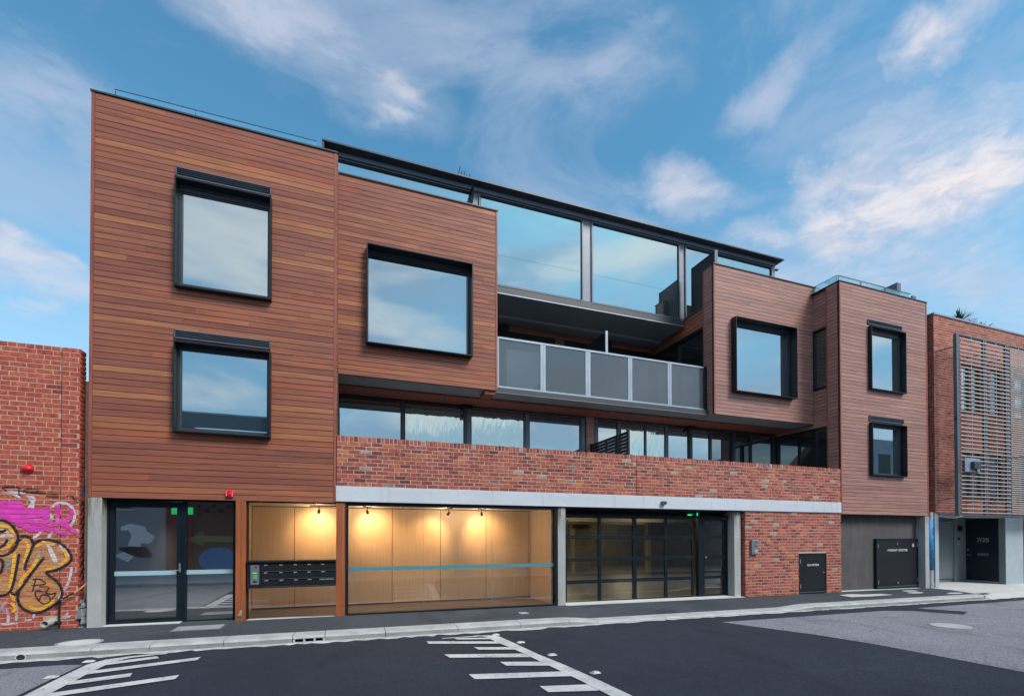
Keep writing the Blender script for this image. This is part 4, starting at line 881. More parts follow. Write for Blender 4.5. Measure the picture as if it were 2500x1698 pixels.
mb = MB(); mb.cyl((11.235, -.081, 1.55), (11.235, -.086, 1.55), .022, 14); mb.box(11.18, 11.26, -.084, -.081, 1.42, 1.445); mb.build('camera_eye', inner, t)
B('keypad', whitel, t, (11.18, 11.27, -.084, -.081, 1.235, 1.33)); mb = MB()
for i in range(3):
    for j in range(4): mb.box(11.187+i*.027, 11.205+i*.027, -.0865, -.084, 1.24+j*.022, 1.254+j*.022)
mb.build('keys', doorblk, t)
mb = MB()
for k, q in enumerate((((-1.90, -.003, .27), (-1.93, -.03, .22), (-1.955, -.04, .165)), ((-1.90, -.003, .27), (-1.915, -.02, .20), (-1.935, -.03, .155)), ((-1.90, -.003, .27), (-1.905, -.03, .2), (-1.90, -.035, .15)))): mb.tube(q, .006, 6)
tag(mb.build('loose_wire', [pvc]), 'loose wires poking out low on the timber post by the letterboxes', 'wire')
# wall lights high on the recess walls
def wall_light(x, y, z, lab):
    t = thing('wall_light', (x, y, z), lab, 'wall light', 'black box lights in the balcony recesses')
    B('body', doorblk, t, (x-.16, x+.16, y-.13, y, z-.06, z+.06), bevel=.005); B('lens', slate, t, (x-.12, x+.12, y-.132, y-.03, z-.066, z-.061))
wall_light(3.28, 2.49, 5.52-.14, 'black box wall light above the rippled windows under the middle timber box')
wall_light(11.10, 2.49, 5.38, 'black box wall light above the windows under the right timber box')
wall_light(4.95, 4.17, 8.60, 'black box wall light on the timber wall behind the balcony, at its left end')
wall_light(8.85, 4.17, 8.58, 'black box wall light behind the balcony, right of the privacy screen')
# track lights of the lobby, with their lamps lit
def track_light(x, y, tx, ty, tz, power, lab, size=96, long_track=None):
    t = thing('track_light', (x, y, 2.42), lab, 'spot light', 'warm track lights on the lobby ceiling')
    a, b = long_track or (x-.10, x+.10); B('track', doorblk, t, (a, b, y-.018, y+.018, 2.395, 2.418))
    p = Vector((x, y, 2.29)); d = (Vector((tx, ty, tz))-p).normalized()
    mb = MB(); mb.cyl((x, y, 2.395), (x, y, 2.31), .008, 8); mb.build('stem', doorblk, t)
    mb = MB(); mb.cyl(p-d*.04, p+d*.055, .026, 14, .034); h = mb.build('lamp_head', doorblk, t)
    mb = MB(); mb.cyl(p+d*.055, p+d*.057, .027, 14); mb.build('lamp_lens', lampm, h)
    l = bpy.data.lights.new('spot_lamp', 'SPOT'); l.energy = power; l.color = (1.0, .53, .20); l.spot_size = math.radians(size); l.spot_blend = .85; l.shadow_soft_size = .02
    o = bpy.data.objects.new('spot_lamp', l); COL.objects.link(o); o.location = p+d*.075; o.rotation_euler = d.to_track_quat('-Z', 'Y').to_euler()
    par(o, t)
    l2 = bpy.data.lights.new('lamp_fill', 'POINT'); l2.energy = power*.22; l2.color = (1.0, .70, .42); l2.shadow_soft_size = .05  # extra point light added to lift the dark panels around the spots
    o2 = bpy.data.objects.new('lamp_fill', l2); COL.objects.link(o2); o2.location = p+d*.10; par(o2, t)
track_light(-.53, .85, -.62, 1.55, 1.85, 30, 'spot light on a track above the letterboxes', 98, (-.72, -.17))
track_light(.51, .85, .72, 1.55, 1.85, 30, 'leftmost spot light in the wide lit window')
track_light(2.42, .85, 2.05, 1.55, 1.62, 27, 'middle spot light in the wide lit window, aimed left', 90)
track_light(3.26, .85, 3.50, 1.55, 1.80, 30, 'right spot light in the wide lit window')
t = thing('fill_light', (-3.2, 3.6, 2.42), 'added round fill light deep in the entrance lobby behind the glass doors', 'fill_light'); mb = MB(); mb.cyl((-3.2, 3.6, 2.438), (-3.2, 3.6, 2.415), .08, 18); mb.build('trim_ring', alu, t)  # added lamp, brightens the dim lobby
l = bpy.data.lights.new('fill_lamp', 'SPOT'); l.energy = 26; l.color = (1, .93, .84); l.spot_size = math.radians(150); l.spot_blend = 1; l.shadow_soft_size = .08
o = bpy.data.objects.new('fill_lamp', l); COL.objects.link(o); o.location = (-3.2, 3.6, 2.40); par(o, t)
mb = MB(); mb.cyl((1.31, .9, 2.42), (1.31, .9, 2.385), .05, 18, .04); tag(mb.build('smoke_detector', inwall), 'round white smoke detector on the lobby ceiling between the spots', 'smoke detector')
mb = MB(); mb.tube([(-3.78, .55, .065), (-3.70, .50, .075), (-3.63, .56, .065)], .015, 6).tube([(-3.72, .47, .065), (-3.68, .60, .08)], .01, 6); tag(mb.build('dry_leaf', orange), 'dry brown leaf on the floor just inside the glass door', 'leaf')
# roof aerial
t = thing('roof_aerial', (3.3, 2.5, 11.79), 'spiky row of thin rods standing on the penthouse roof edge', 'aerial')
B('boom', steel, t, (2.93, 3.95, 2.49, 2.51, 11.80, 11.815)); mb = MB()
for k in range(12):
    x = 2.98+.082*k; hh = (.42, .32, .32, .25, .28, .15, .18, .12, .15, .10, .09, .07)[k]; mb.cyl((x, 2.5, 11.80), (x+hh*.28, 2.5, 11.81+hh*1.1), .011, 6)
mb.build('rods', inner, t)
# ================================================================== left neighbour: brick wall with graffiti
lw = thing('brick_building', (-8, 0, 0), 'red brick wall with pink and yellow graffiti beside the timber block', 'building')
YL = .10
mb = MB(); P_ = .0862; nrow = 59; z0 = 5.14-P_*nrow
hp = [(-5.02, -4.79, .10, .30)]
bricks(mb, -12, -4.806, z0, nrow-1, YL, seed=41, holes=hp, pitch=P_, jit=.0015, J=.0105, H=.0755, L=.23); bricks(mb, -4.790, -4.525, z0, nrow, YL, seed=42, pitch=P_, jit=.0015, J=.0105, H=.0755, L=.23)
bricks(mb, -12.03, -4.806, z0+P_*(nrow-1), 1, YL-.0, seed=43, L=.110, pitch=P_, jit=.003)
w = mb.build('wall', brickl, lw); B('mortar', mortarl, w, (-12, -4.806, YL+.005, YL+.4, -.3, 5.12), (-4.790, -4.535, YL+.005, YL+.19, -.3, 5.12), (-4.790, -4.41, YL+.19, 4, -.3, 4.60))
B('expansion_joint', inner, w, (-4.806, -4.790, YL+.02, YL+.3, -.2, 5.1))
mb = MB()   # side face towards the lane, in plane x
def side(mb, plane, a0, a1, z0, rows, seed):
    bricks(mb, a0, a1, z0, rows, plane, axis='y', seed=seed, pitch=P_, sgn=-1, jit=.002)
side(mb, -4.52, YL+.012, YL+.20, z0, nrow, 44); side(mb, -4.40, YL+.20, 3.5, z0, nrow-6, 45); mb.build('side_wall', brickl, lw)
B('yard_wall', conc, lw, (-4.40, -4.37, .3, 4, -.3, 1.2))
mb = MB(); n_ = 14; rnd = random.Random(9)
for k in range(26):
    x, y, z, r = rnd.uniform(-4.49, -4.40), rnd.uniform(.10, .26), rnd.uniform(.0, .60), rnd.uniform(.03, .06)
    mb.hexa([(x-r, y-r, z-r), (x+r, y-r*.7, z-r), (x+r*.8, y+r, z-r), (x-r, y+r, z-r), (x-r*.7, y-r*.8, z+r*.8), (x+r*.6, y-r*.6, z+r), (x+r*.6, y+r*.6, z+r*.7), (x-r*.6, y+r*.6, z+r)])
mb.box(-4.52, -4.365, .25, .4, -.2, .62)
tag(mb.build('rubble', aspo), 'grey lump of rough concrete filling the gap beside the graffiti wall', 'rubble')
# spray paint layers: thin coats over brick and joint
def paint(name, c0, c1, cov=1.0, sc=7.0, streak=(1, 1, 1)):
    m = bpy.data.materials.new(name); m.use_nodes = True; g = G(m)
    cw = g.obj(streak); n1 = g.noise(cw, sc, 5, .6); n2 = g.noise(g.obj((1, 1, 1)), 45, 3, .6)
    g.set(g.b, 'Base Color', g.ramp(n1, [(.35, c0), (.65, c1)])); g.b.inputs['Roughness'].default_value = .6
    c = g.n('ShaderNodeTexCoord').outputs['Object']; z = g.n('ShaderNodeSeparateXYZ', {0: c}).outputs[2]
    zz = g.n('ShaderNodeMath', {0: g.n('ShaderNodeMath', {0: z, 1: z0}, operation='SUBTRACT').outputs[0], 1: P_}, operation='FLOORED_MODULO').outputs[0]
    jo = g.mr(zz, .073, .079, 1.0, .25)      # joints between courses take less paint
    cv = g.mr(n2, .28, .50, max(0, cov*1.2-.5), 1.0) if cov > .9 else g.mr(g.noise(cw, sc*.8, 4, .6), .35, .62, .12, cov)
    a = g.mul(jo, cv); tr = g.n('ShaderNodeBsdfTransparent'); mxs = g.n('ShaderNodeMixShader', {0: a, 1: tr.outputs[0], 2: g.b.outputs[0]}); g.set(g.o, 'Surface', mxs.outputs[0]); return m
pb = paint('black_spray', (.006, .007, .012), (.012, .014, .02)); pp = paint('pink_spray', (.62, .03, .38), (.75, .06, .50), .97); pwh = paint('white_spray', (.55, .50, .58), (.72, .68, .74), .85, 5)
py = paint('yellow_spray', (.75, .33, .02), (.80, .44, .06), .97); po = paint('orange_wash', (.62, .28, .06), (.60, .34, .20), .86, 9, (.5, 1, 2.2)); pc = paint('cyan_spray', (.02, .36, .42), (.05, .45, .50), .9)
def GXZ(p): x, y = p; return (-5.612+.001302*x+8.2e-8*x*x, 2.657-.001748*y+.00001*(x/100)*(400-y)/400)
def gpaint(name, m_, strokes, w, dy):
    mb = MB()
    for i, s_ in enumerate(strokes): ribbon(mb, [GXZ(p) for p in s_], w, YL-.004-dy-.00012*i)
    return mb.build(name, m_, lw)
mb = MB()
def fillp(pts, dy):
    q = [GXZ(p) for p in pts]; mb.face([(a, YL-.004-dy, b) for a, b in q])
fillp([(345, 620), (440, 565), (600, 595), (700, 690), (725, 750), (700, 800), (580, 870), (475, 895), (530, 950), (620, 1060), (635, 1120), (570, 1220), (430, 1295), (350, 1300), (220, 1235), (190, 1120), (230, 1030), (330, 900), (300, 760)], .0002)
fillp([(-40, 370), (60, 385), (165, 480), (183, 540), (140, 665), (60, 715), (195, 560), (260, 530), (310, 555), (335, 640), (290, 760), (255, 870), (230, 1030), (130, 1100), (20, 1120), (-40, 1120), (-40, 600)], .0003)
mb.build('graffiti', po, lw)
gpaint('graffiti', pwh, [[(255, 130), (320, 140), (340, 170), (290, 240), (285, 310)], [(520, 240), (570, 195), (650, 190), (720, 230), (752, 300), (740, 380), (700, 440)], [(510, 300), (520, 410)], [(575, 330), (580, 400)], [(725, 850), (715, 940), (690, 1020), (645, 1100)],
    [(60, 1180), (20, 1255), (70, 1265), (90, 1330), (85, 1400)], [(175, 1230), (172, 1380)], [(-20, 1290), (30, 1240)], [(320, 1250), (352, 1270), (345, 1360)], [(250, 1380), (330, 1370)], [(540, 1310), (600, 1290)], [(640, 1380), (720, 1350)], [(600, 1400), (700, 1320)], [(150, 400), (300, 380), (430, 430), (400, 500), (330, 560)], [(480, 610), (520, 720), (560, 800)], [(600, 620), (660, 700), (690, 760)], [(0, 540), (60, 520), (140, 530)], [(20, 1405), (180, 1400)], [(0, 100), (120, 110), (200, 150)], [(30, 90), (150, 95), (250, 100)], [(280, 150), (330, 200), (310, 300)], [(600, 190), (700, 215), (745, 290)], [(540, 470), (480, 560)], [(180, 420), (300, 440)], [(420, 570), (500, 640), (580, 800)], [(650, 640), (700, 740)], [(10, 1170), (50, 1300)], [(640, 1080), (600, 1180)], [(0, 460), (90, 500)], [(30, 600), (120, 610)]], .040, .0005)
gpaint('graffiti', pp, [[(-20, 205), (120, 200), (225, 205)], [(-20, 265), (230, 262), (440, 270), (520, 262)], [(-10, 325), (130, 335), (330, 330), (500, 300)], [(60, 360), (230, 372), (420, 385), (510, 370)], [(150, 405), (300, 440), (440, 460), (590, 470)], [(450, 240), (455, 350), (440, 440)], [(560, 215), (600, 290), (560, 340)], [(610, 395), (680, 370), (740, 275)], [(690, 270), (740, 262)], [(600, 400), (690, 440), (780, 510)], [(560, 480), (640, 500), (690, 505)], [(230, 440), (330, 470), (480, 455)], [(480, 420), (590, 400), (640, 350)], [(-20, 235), (240, 232)], [(-20, 295), (230, 292), (330, 300)], [(330, 300), (420, 310), (505, 330)], [(20, 350), (180, 390), (260, 410)], [(300, 400), (440, 410)]], .066, .0030)
gpaint('graffiti', py, [[(-20, 430), (80, 440), (140, 520)], [(0, 660), (80, 640), (140, 560)], [(150, 690), (130, 900), (110, 1060), (150, 1180)], [(250, 590), (290, 640), (240, 800)], [(410, 700), (330, 850), (230, 960), (200, 1040)], [(360, 640), (440, 600), (560, 620)], [(640, 660), (680, 760), (600, 830)], [(470, 870), (640, 830)], [(120, 1190), (160, 1250), (130, 1290)], [(300, 1240), (420, 1270), (560, 1180)]], .050, .0048)
gpaint('graffiti', pc, [[(350, 740), (430, 690), (380, 760)], [(320, 815), (360, 750)], [(60, 770), (110, 790), (60, 840)], [(30, 850), (110, 850)], [(540, 830), (640, 830)], [(40, 690), (80, 700)], [(235, 710), (245, 760)]], .022, .0062)
gpaint('graffiti', pb, [[(-20, 366), (60, 385), (120, 425), (165, 480), (183, 540), (172, 610), (140, 665), (90, 702), (40, 722), (-20, 727)], [(-20, 492), (30, 480), (62, 472)], [(75, 560), (55, 600), (15, 635), (-20, 650)], [(-20, 752), (22, 770), (32, 820), (12, 885), (-15, 905)],
    [(195, 705), (185, 780), (165, 880), (145, 980), (115, 1070), (60, 1110), (-20, 1120)], [(205, 532), (260, 530), (312, 555), (338, 605), (325, 655), (300, 720), (270, 790), (252, 870)], [(452, 742), (390, 820), (320, 910), (258, 1000), (205, 1065), (150, 1112), (112, 1080)],
    [(345, 622), (380, 582), (440, 565), (520, 570), (600, 595), (660, 640), (702, 690), (728, 750), (705, 800), (650, 840), (580, 870), (520, 885), (475, 897), (485, 915), (530, 950), (590, 1000), (625, 1060), (636, 1120), (612, 1180), (568, 1222), (500, 1265), (430, 1295), (350, 1300), (280, 1280), (222, 1235), (192, 1180), (190, 1120), (210, 1050)]], .040, .0072)
gpaint('graffiti', pb, [[(330, 968), (400, 965), (465, 1000), (440, 1020), (320, 1025)], [(365, 965), (350, 1030), (335, 1085)], [(400, 1042), (495, 1048), (465, 1095), (385, 1080), (362, 1110), (400, 1180), (450, 1215), (510, 1195), (505, 1140), (430, 1125), (405, 1180)], [(465, 1105), (520, 1120), (572, 1110), (530, 1170)],
    [(10, 45), (100, 38), (190, 45), (185, 80), (195, 125)], [(20, 48), (60, 85)], [(235, 95), (245, 60), (310, 50), (375, 62), (370, 85), (250, 85)], [(470, 128), (490, 108), (560, 102), (600, 112)], [(480, 130), (600, 128)], [(670, 118), (725, 112), (750, 150), (795, 188)], [(190, 80), (480, 98)]], .019, .0080)
gb_ = MB()
for s_ in ([(.16, 2.60), (.22, 2.66), (.26, 2.55), (.20, 2.45), (.15, 2.52), (.17, 2.62)], [(.27, 2.70), (.25, 2.60), (.28, 2.52)], [(.25, 2.62), (.29, 2.68)]): ribbon(gb_, s_, .022, -4.514, axis='x')
gb_.build('graffiti', bluep, lw)
gb_ = MB()
for k in range(9): z = 1.0+.16*k; ribbon(gb_, [(.13, z), (.19, z+.08), (.26, z+.02), (.20, z-.06), (.28, z-.02)], .03, -4.5135+.0002*k, axis='x')
gb_.build('graffiti', pb, lw)
t = thing('alarm_bell', (-5.28, 0, 2.92), 'red oval siren on the brick wall above the graffiti', 'alarm')
mb = MB(); mb.cyl((-5.235, YL-.004, 2.915), (-5.24, YL-.03, 2.915), .075, 20); mb.build('base', redp, t)
me = bpy.data.meshes.new('dome'); b_ = bmesh.new(); bmesh.ops.create_uvsphere(b_, u_segments=20, v_segments=12, radius=1); b_.to_mesh(me); b_.free()
me.transform(Matrix.Translation((-5.25, YL-.03, 2.915)) @ Matrix.Diagonal((.085, .06, .060, 1))); me.materials.append(redp); me.polygons.foreach_set('use_smooth', [True]*len(me.polygons))
o = bpy.data.objects.new('dome', me); COL.objects.link(o); par(o, t)
t = thing('drain_pipe', (-4.9, 0, .2), 'short open grey pipe sticking out low in the graffiti wall', 'pipe')
B('hole', inner, t, (-5.02, -4.79, YL+.007, YL+.012, .10, .30)); mb = MB()
for k in range(18):
    a, b = 2*math.pi*k/18, 2*math.pi*(k+1)/18
    def q(an, r, y): return (-4.92+r*math.cos(an)+(.09 if y > 0 else 0), y, .195+r*math.sin(an)*.95+(.03 if y > 0 else 0))
    mb.face([q(a, .062, -.08), q(b, .062, -.08), q(b, .062, .2), q(a, .062, .2)]); mb.face([q(a, .05, -.08), q(b, .05, -.08), q(b, .062, -.08), q(a, .062, -.08)]); mb.face([q(a, .05, -.08), q(b, .05, -.08), q(b, .05, .2), q(a, .05, .2)])
mb.build('pipe', pvc, t)
t = thing('water_tap', (-4.78, 0, .5), 'black pipe and tap rising from the footpath against the graffiti wall', 'pipe')
mb = MB(); mb.tube([(-4.81, .03, .18), (-4.765, .03, .20), (-4.76, .03, .52), (-4.79, .03, .56)], .017, 8).tube([(-4.79, .03, .56), (-4.70, .02, .62), (-4.60, .02, .69), (-4.55, .02, .71)], .013, 8).cyl((-4.82, .03, .19), (-4.74, .03, .19), .032, 10).cyl((-4.80, .03, .545), (-4.75, .03, .57), .03, 10); mb.build('pipework', doorblk, t)
mb = MB(); mb.tube([(-4.55, .02, .71), (-4.47, .03, .78), (-4.38, .10, .90)], .010, 6); mb.build('hose', orange, t); mb = MB(); mb.cyl((-4.71, 0, .61), (-4.71, -.03, .61), .014, 8); mb.build('valve', steel, t)
# ================================================================== right neighbour: old brick building behind sun screens
rb = thing('brick_building', (23, 0, 0), 'old red brick building with slatted metal sun screens at far right', 'building')
XR = 19.47; mb = MB(); P_r = .0862
wn = [(21.0, 22.25, 6.27, 7.95), (22.72, 23.5, 6.27, 7.95), (21.0, 22.25, 3.10, 4.80), (22.66, 23.5, 3.10, 4.80), (24.3, 26.4, 6.27, 7.95), (24.3, 26.4, 3.1, 4.8)]
nr = 82; zb = 9.50-P_r*nr
bricks(mb, XR, 30, zb, nr, 0, seed=51, holes=wn, pitch=P_r, jit=.002); w = mb.build('wall', brickr, rb)
mb = MB(); zs = sorted({zb-.02, 9.5, 3.1, 4.8, 6.27, 7.95})
for q0, q1 in zip(zs, zs[1:]):
    for s0, s1 in cut(XR+.01, 30, q0, q1, wn): mb.box(s0, s1, .006, .3, q0, q1)
mb.build('mortar', mortar, w)
mb = MB(); bricks(mb, .012, 3.0, zb, nr, XR, axis='y', seed=52, pitch=P_r); mb.build('side_wall', brickr, rb); B('side_mortar', mortar, rb, (XR+.01, XR+.3, .3, 3.0, zb, 9.5))
B('parapet_capping', alu, rb, (XR-.03, 30, -.03, .32, 9.50, 9.555), (XR-.03, XR+.3, .32, 3.0, 9.50, 9.555))
for i, (a, b, c, d) in enumerate(wn):
    f = .06; mb = MB(); mb.box(a, b, .08, .16, c, c+f).box(a, b, .08, .16, d-f, d).box(a, a+f, .08, .16, c+f, d-f).box(b-f, b, .08, .16, c+f, d-f)
    if b-a > 1: mb.box((a+b)/2-.05, (a+b)/2+.05, .07, .16, c+f, d-f)
    mb.box(a-.02, b+.02, -.03, .10, c-.07, c-.002)
    wo_ = mb.build('window', mat('window_brown', (.10, .04, .025), .5) if i == 0 else MATS['window_brown'], rb); 
    for a_, b_2 in (((a+f, (a+b)/2-.05), ((a+b)/2+.05, b-f)) if b-a > 1 else ((a+f, b-f),)): B('pane', gm, wo_, (a_, b_2, .12, .13, c+f, d-f))
# sun screens
def screen(x0, x1, pitch, sl_h, posts, rods, lab):
    mb = MB(); z0_, z1_ = 2.46, 8.64
    for a, b in posts: mb.box(a, b, -.50, -.40, z0_, z1_)
    mb.box(x0, x1, -.50, -.41, z1_, z1_+.04).box(x0, x1, -.52, -.40, z0_-.035, z0_-.001)
    if lab: mb.box(x0, x1, -.49, -.42, 5.72, 5.77)
    s = mb.build('sun_screen', slate, rb)
    mb = MB(); z = z0_+.06
    while z < z1_-.05:
        mb.box(x0+.13 if lab else x0, x1-.02, -.53, -.505, z, z+sl_h); z += pitch
    mb.build('slats', slatm, s)
    mb = MB()
    for r in rods: mb.box(r-.014, r+.014, -.502, -.49, z0_, z1_)
    mb.build('rods', alu, s)
slatm = noisy('weathered_slats', (.42, .38, .36), (.58, .53, .50), 3, .45, .2, bump=0, sc=(.6, 1, 6))
screen(19.765, 22.80, .139, .030, [(19.765, 19.90), (21.36, 21.46), (22.68, 22.80)], [20.585, 21.30, 22.02, 22.62], True)
screen(22.82, 27.2, .078, .030, [(22.82, 22.86), (24.6, 24.66), (26.4, 26.5)], [23.4, 24.0], False)
mb = MB()
for z in (8.2, 2.98): mb.tube([(19.82, -.42, z+.05), (19.58, -.01, z)], .022, 8).tube([(21.4, -.42, z), (21.2, -.01, z-.05)], .02, 8).tube([(22.74, -.42, z), (22.5, -.01, z-.05)], .02, 8)
mb.build('screen_strut', slate, rb)
t = thing('meter_board', (20.4, -.4, 4.1), 'pale plate with a dark box fixed behind the sun screen', 'electrical box')
B('plate', alu, t, (19.96, 20.80, -.60, -.585, 3.93, 4.40)); B('box', dkgrey, t, (20.28, 20.66, -.70, -.60, 4.03, 4.27), bevel=.006)
mb = MB(); mb.tube([(20.5, -.62, 4.05), (20.6, -.62, 3.90), (20.8, -.6, 3.98), (20.86, -.58, 4.2)], .014, 6).tube([(20.8, -.6, 4.1), (22.5, -.56, 4.5), (25, -.56, 4.9)], .008, 6); mb.build('cable', doorblk, t)
# ground floor recess of the neighbour
B('column', renderp, rb, (19.40, 19.605, -.01, .25, -.3, 2.485), bevel=.006)
B('ground_wall', renderp, rb, (23.57, 24.72, 0, .35, -.3, 2.44), (24.72, 24.80, .05, .3, -.3, 2.44)); B('ground_wall', greyp, rb, (19.6, 21.0, 1.25, 1.3, -.3, 2.5), (22.83, 23.55, 1.22, 1.3, -.3, 2.5), (21.0, 22.83, 1.30, 1.34, -.3, 2.5), (24.8, 30, .2, .35, -.3, 2.44), (19.45, 19.6, .25, 1.3, -.3, 2.5))
B('ground_wall', greyp, rb, (23.56, 23.60, .02, 1.3, -.3, 2.5)); B('soffit', renderp, rb, (19.45, 30, .01, 1.4, 2.488, 2.55)); B('lintel', slate, rb, (19.605, 30, -.02, .02, 2.445, 2.53))
d = B('door', greyp, rb, (21.0, 22.72, 1.24, 1.27, .06, 2.26)); B('frame', alu, d, (22.725, 22.76, 1.22, 1.27, .06, 2.29), (21.0, 22.725, 1.22, 1.27, 2.262, 2.29))
d = B('door', doordk, rb, (23.545, 23.558, .20, 1.20, -.01, 2.40)); B('door_sill', alu, d, (23.50, 23.56, .20, 1.20, -.07, -.03))
text('7/25', .22, (23.543, .86, 1.50), (0, -1, 0), (0, 0, 1), greyl, 'lettering', d)
B('letter_slot', slate, d, (23.538, 23.545, .50, .84, .96, 1.06)); mb = MB(); mb.cyl((23.54, 1.13, 1.18), (23.52, 1.13, 1.18), .03, 12).cyl((23.54, 1.13, .98), (23.49, 1.13, .98), .02, 12).cyl((23.495, 1.13, .98), (23.495, 1.02, .98), .012, 8); mb.build('handle', steel, d)
B('wall_lamp', doorblk, rb, (23.05, 23.18, 1.12, 1.22, 1.93, 2.13)); B('doorbell', doorblk, rb, (23.06, 23.16, 1.19, 1.22, 1.58, 1.66)); text('10', .09, (23.06, 1.215, 1.38), (1, 0, 0), (0, 0, 1), whitel, 'lettering', rb)
B('joint_post', mat('rust_red', (.25, .06, .04), .6), rb, (24.725, 24.76, -.02, .05, -.1, 2.3))
# painted downpipe squeezed between the two buildings
t = thing('downpipe', (19.23, .05, 0), 'blue painted downpipe with black tags between the two buildings', 'pipe')
mb = MB(); mb.cyl((19.24, .08, .55), (19.24, .08, 2.30), .115, 20); mb.build('painted_section', bluep, t, smooth=True)
mb = MB(); mb.cyl((19.24, .08, -.2), (19.24, .08, .55), .105, 20).cyl((19.24, .08, 2.30), (19.24, .08, 2.55), .112, 20).cyl((19.24, .08, .02), (19.24, .08, .10), .12, 20); mb.build('pipe', conc, t)
mb = MB()
for pts in ([(19.19, 1.92), (19.24, 2.00), (19.30, 1.98), (19.22, 1.88), (19.28, 1.84), (19.24, 1.78), (19.18, 1.86)], [(19.20, 1.56), (19.28, 1.58)], [(19.24, 1.64), (19.25, 1.50)], [(19.20, 1.40), (19.28, 1.42), (19.26, 1.34)], [(19.27, 1.24), (19.20, 1.16), (19.26, 1.06), (19.30, 1.14), (19.24, 1.24)], [(19.20, .98), (19.27, .90), (19.20, .84)], [(19.24, .80), (19.25, .70)]): ribbon(mb, pts, .020, -.036)
mb.build('spray_tag', pb, t)
mb = MB(); mb.tube([(19.62, -.02, 2.46), (19.9, -.06, 2.38), (20.3, -.08, 2.355), (20.6, -.1, 2.40), (20.8, -.15, 2.47)], .012, 6); tag(mb.build('slack_cable', alu), 'slack grey cable drooping over the recessed doors at far right', 'cable')
# yuccas on the neighbour's roof
def yucca(x, y, z, n, R, lab, seed):
    rnd = random.Random(seed); t = thing('yucca_plant', (x, y, z), lab, 'plant', 'spiky plants on the brick roof'); mb = MB()
    for k in range(n):
        az, el = rnd.uniform(0, 6.28), math.radians(rnd.uniform(5, 80)); L = R*rnd.uniform(.7, 1.1); d = Vector((math.cos(az)*math.cos(el), math.sin(az)*math.cos(el), math.sin(el))); s_ = d.cross(Vector((0, 0, 1))).normalized()*.022*L/.6
        p0 = Vector((x, y, z+.1)); p1 = p0+d*L*.6; p2 = p0+d*L-Vector((0, 0, .10*L*math.cos(el)))
        mb.face([p0-s_*.6, p0+s_*.6, p1+s_, p1-s_]); mb.face([p1-s_, p1+s_, p2])
    mb.build('leaves', leafm, t); mb = MB(); mb.cyl((x, y, z-.25), (x, y, z+.12), .06, 8, .045); mb.build('stem', stemm, t)
leafm = noisy('yucca_leaf', (.020, .045, .022), (.05, .09, .035), 3, .5, bump=0); stemm = mat('bark', (.12, .08, .05), .9)
yucca(22.0, .55, 9.74, 70, .56, 'tallest spiky plant on the brick roof, left of the others', 1); yucca(22.8, .6, 9.64, 50, .46, 'middle spiky plant on the brick roof', 2); yucca(23.5, .6, 9.60, 50, .46, 'spiky plant on the brick roof next to the glass box', 3)
B('roof_box', None or dkgrey, rb, (23.8, 27, .5, 3, 9.5, 9.75))
# ================================================================== the other side of the street (seen only as reflections)
ow = mat('opposite_render', (.26, .28, .30), .8); orr = mat('opposite_red', (.20, .035, .03), .8); obk = mat('opposite_brick', (.12, .06, .045), .85)
t = thing('rendered_building', (-8.5, -13, 0), 'grey rendered building across the street, mirrored in the entrance door', 'building')
Y0 = -12.8
B('wall', ow, t, (-20, -7.15, -20, Y0, -.3, 6.35)); w = B('window', inner, t, (-9.1, -8.35, Y0-.1, Y0+.004, 2.9, 4.6)); B('sill', concl, t, (-9.2, -8.3, Y0, Y0+.06, 2.82, 2.9))
B('roof', dkgrey, t, (-20.1, -7.0, -20.1, Y0+.1, 6.35, 6.50)); B('balcony_glass', slate, t, (-20, -3.0, Y0-.5, Y0-.48, 6.52, 7.12)); B('handrail', alu, t, (-20, -3.0, Y0-.53, Y0-.45, 7.12, 7.2))
mb = MB(); F = lambda pts, d: mb.face([(-8.83+x, Y0+d, z) for x, z in pts])
F([(.10, 2.15), (.45, 2.28), (.95, 2.15), (1.02, 1.95), (1.30, 1.75), (1.12, 1.45), (.80, 1.48), (.80, 1.32), (.35, 1.36), (.48, 1.80), (.34, 2.02), (.12, 1.98)], .006); F([(-.1, .95), (.2, 1.12), (.55, .90), (.35, .68)], .006); F([(-.65, 1.85), (-.15, 2.1), (-.05, 1.9), (-.6, 1.5)], .006)
mb.build('mural', whitel, t); mb = MB(); F([(.25, 1.30), (1.0, 1.32), (1.20, 1.0), (1.15, .84), (.75, .86), (.10, 1.16), (.0, 1.30)], .008); mb.build('mural', doorblk, t)
mb = MB(); mb.prism([(-13.2, 6.5), (-6.4, 6.5), (-7.4, 7.9), (-9.9, 10.0), (-13.2, 11.6)], 'y', -16, -15); mb.build('gable', mat('gable_brick', (.22, .09, .06), .85), t)
t = thing('brick_building', (-4, -13, 0), 'dark brick building with painted arrow across the street, seen only as a reflection', 'building')
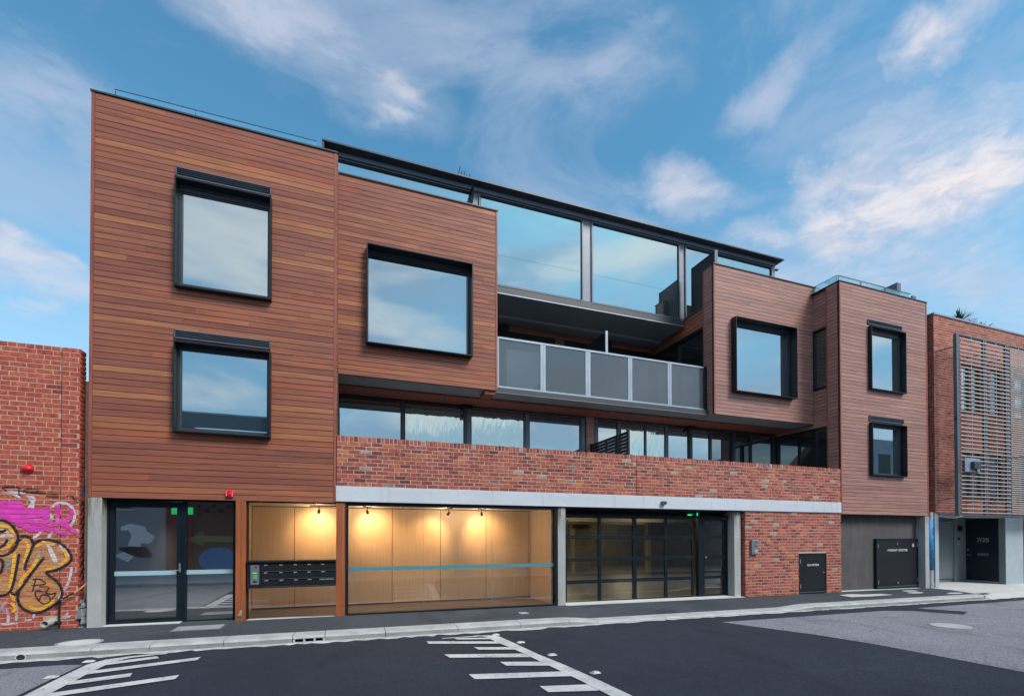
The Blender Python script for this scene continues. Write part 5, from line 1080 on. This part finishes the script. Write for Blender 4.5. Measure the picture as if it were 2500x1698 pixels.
B('wall', orr, t, (-7.15, -6.2, -20, Y0+.02, -.3, 6.3)); B('wall', obk, t, (-6.2, 4.5, -20, Y0-.02, -.3, 6.3))
mb = MB(); rnd = random.Random(5)
for i in range(22):
    for j in range(5):
        if (i+j) % 2 == 0: mb.box(-6.0+i*.28, -5.85+i*.28, Y0-.05, Y0+.004, 2.6+j*.2, 2.75+j*.2)
mb.build('vent_block', inner, t)
mb = MB(); mb.face([(-6.35+.0, Y0+.03, 1.62), (-5.75, Y0+.03, 2.0), (-5.75, Y0+.03, 1.3)]); mb.face([(-5.75, Y0+.03, 1.78), (-4.6, Y0+.03, 1.75), (-4.6, Y0+.03, 1.5), (-5.75, Y0+.03, 1.5)]); mb.build('mural', mat('yellow_green', (.20, .21, .07), .7), t)
mb = MB(); mb.face([(-5.2+.75*math.cos(k*.3142), Y0+.026, .72+.55*math.sin(k*.3142)) for k in range(20)]); mb.build('mural', bluep, t)
t = thing('factory_building', (14, -13, 0), 'low pale building across the street, seen only as a reflection', 'building')
B('wall', ow, t, (4.5, 26, -22, Y0-.1, -.3, 5.4)); B('window', inner, t, (7, 9, Y0-.15, Y0-.095, 1.2, 3.0), (12, 14, Y0-.15, Y0-.095, 1.2, 3.0)); B('roof', dkgrey, t, (4.4, 26.1, -22.1, Y0, 5.4, 5.5))
t = thing('office_building', (50, -14, 0), 'grey office block down the street, seen only as a reflection', 'building')
B('wall', renderp, t, (34, 66, -24, -14, -.3, 9.2)); mb = MB()
for i in range(8):
    for j in range(3): mb.box(35.5+i*3.2, 36.9+i*3.2, -14.1, -13.98, .6+j*2.9, 2.3+j*2.9)
mb.build('window', inner, t)
mb = MB(); mb.face([(-40, -8.6, GZ(-40)+.01), (70, -8.6, GZ(70)+.01), (70, -12.9, GZ(70)+.01), (-40, -12.9, GZ(-40)+.01)]); mb.face([(-40, -8.6, GZ(-40)+.01), (70, -8.6, GZ(70)+.01), (70, -8.6, GZ(70)-.12), (-40, -8.6, GZ(-40)-.12)]); struct('pavement', mb, kerbm)
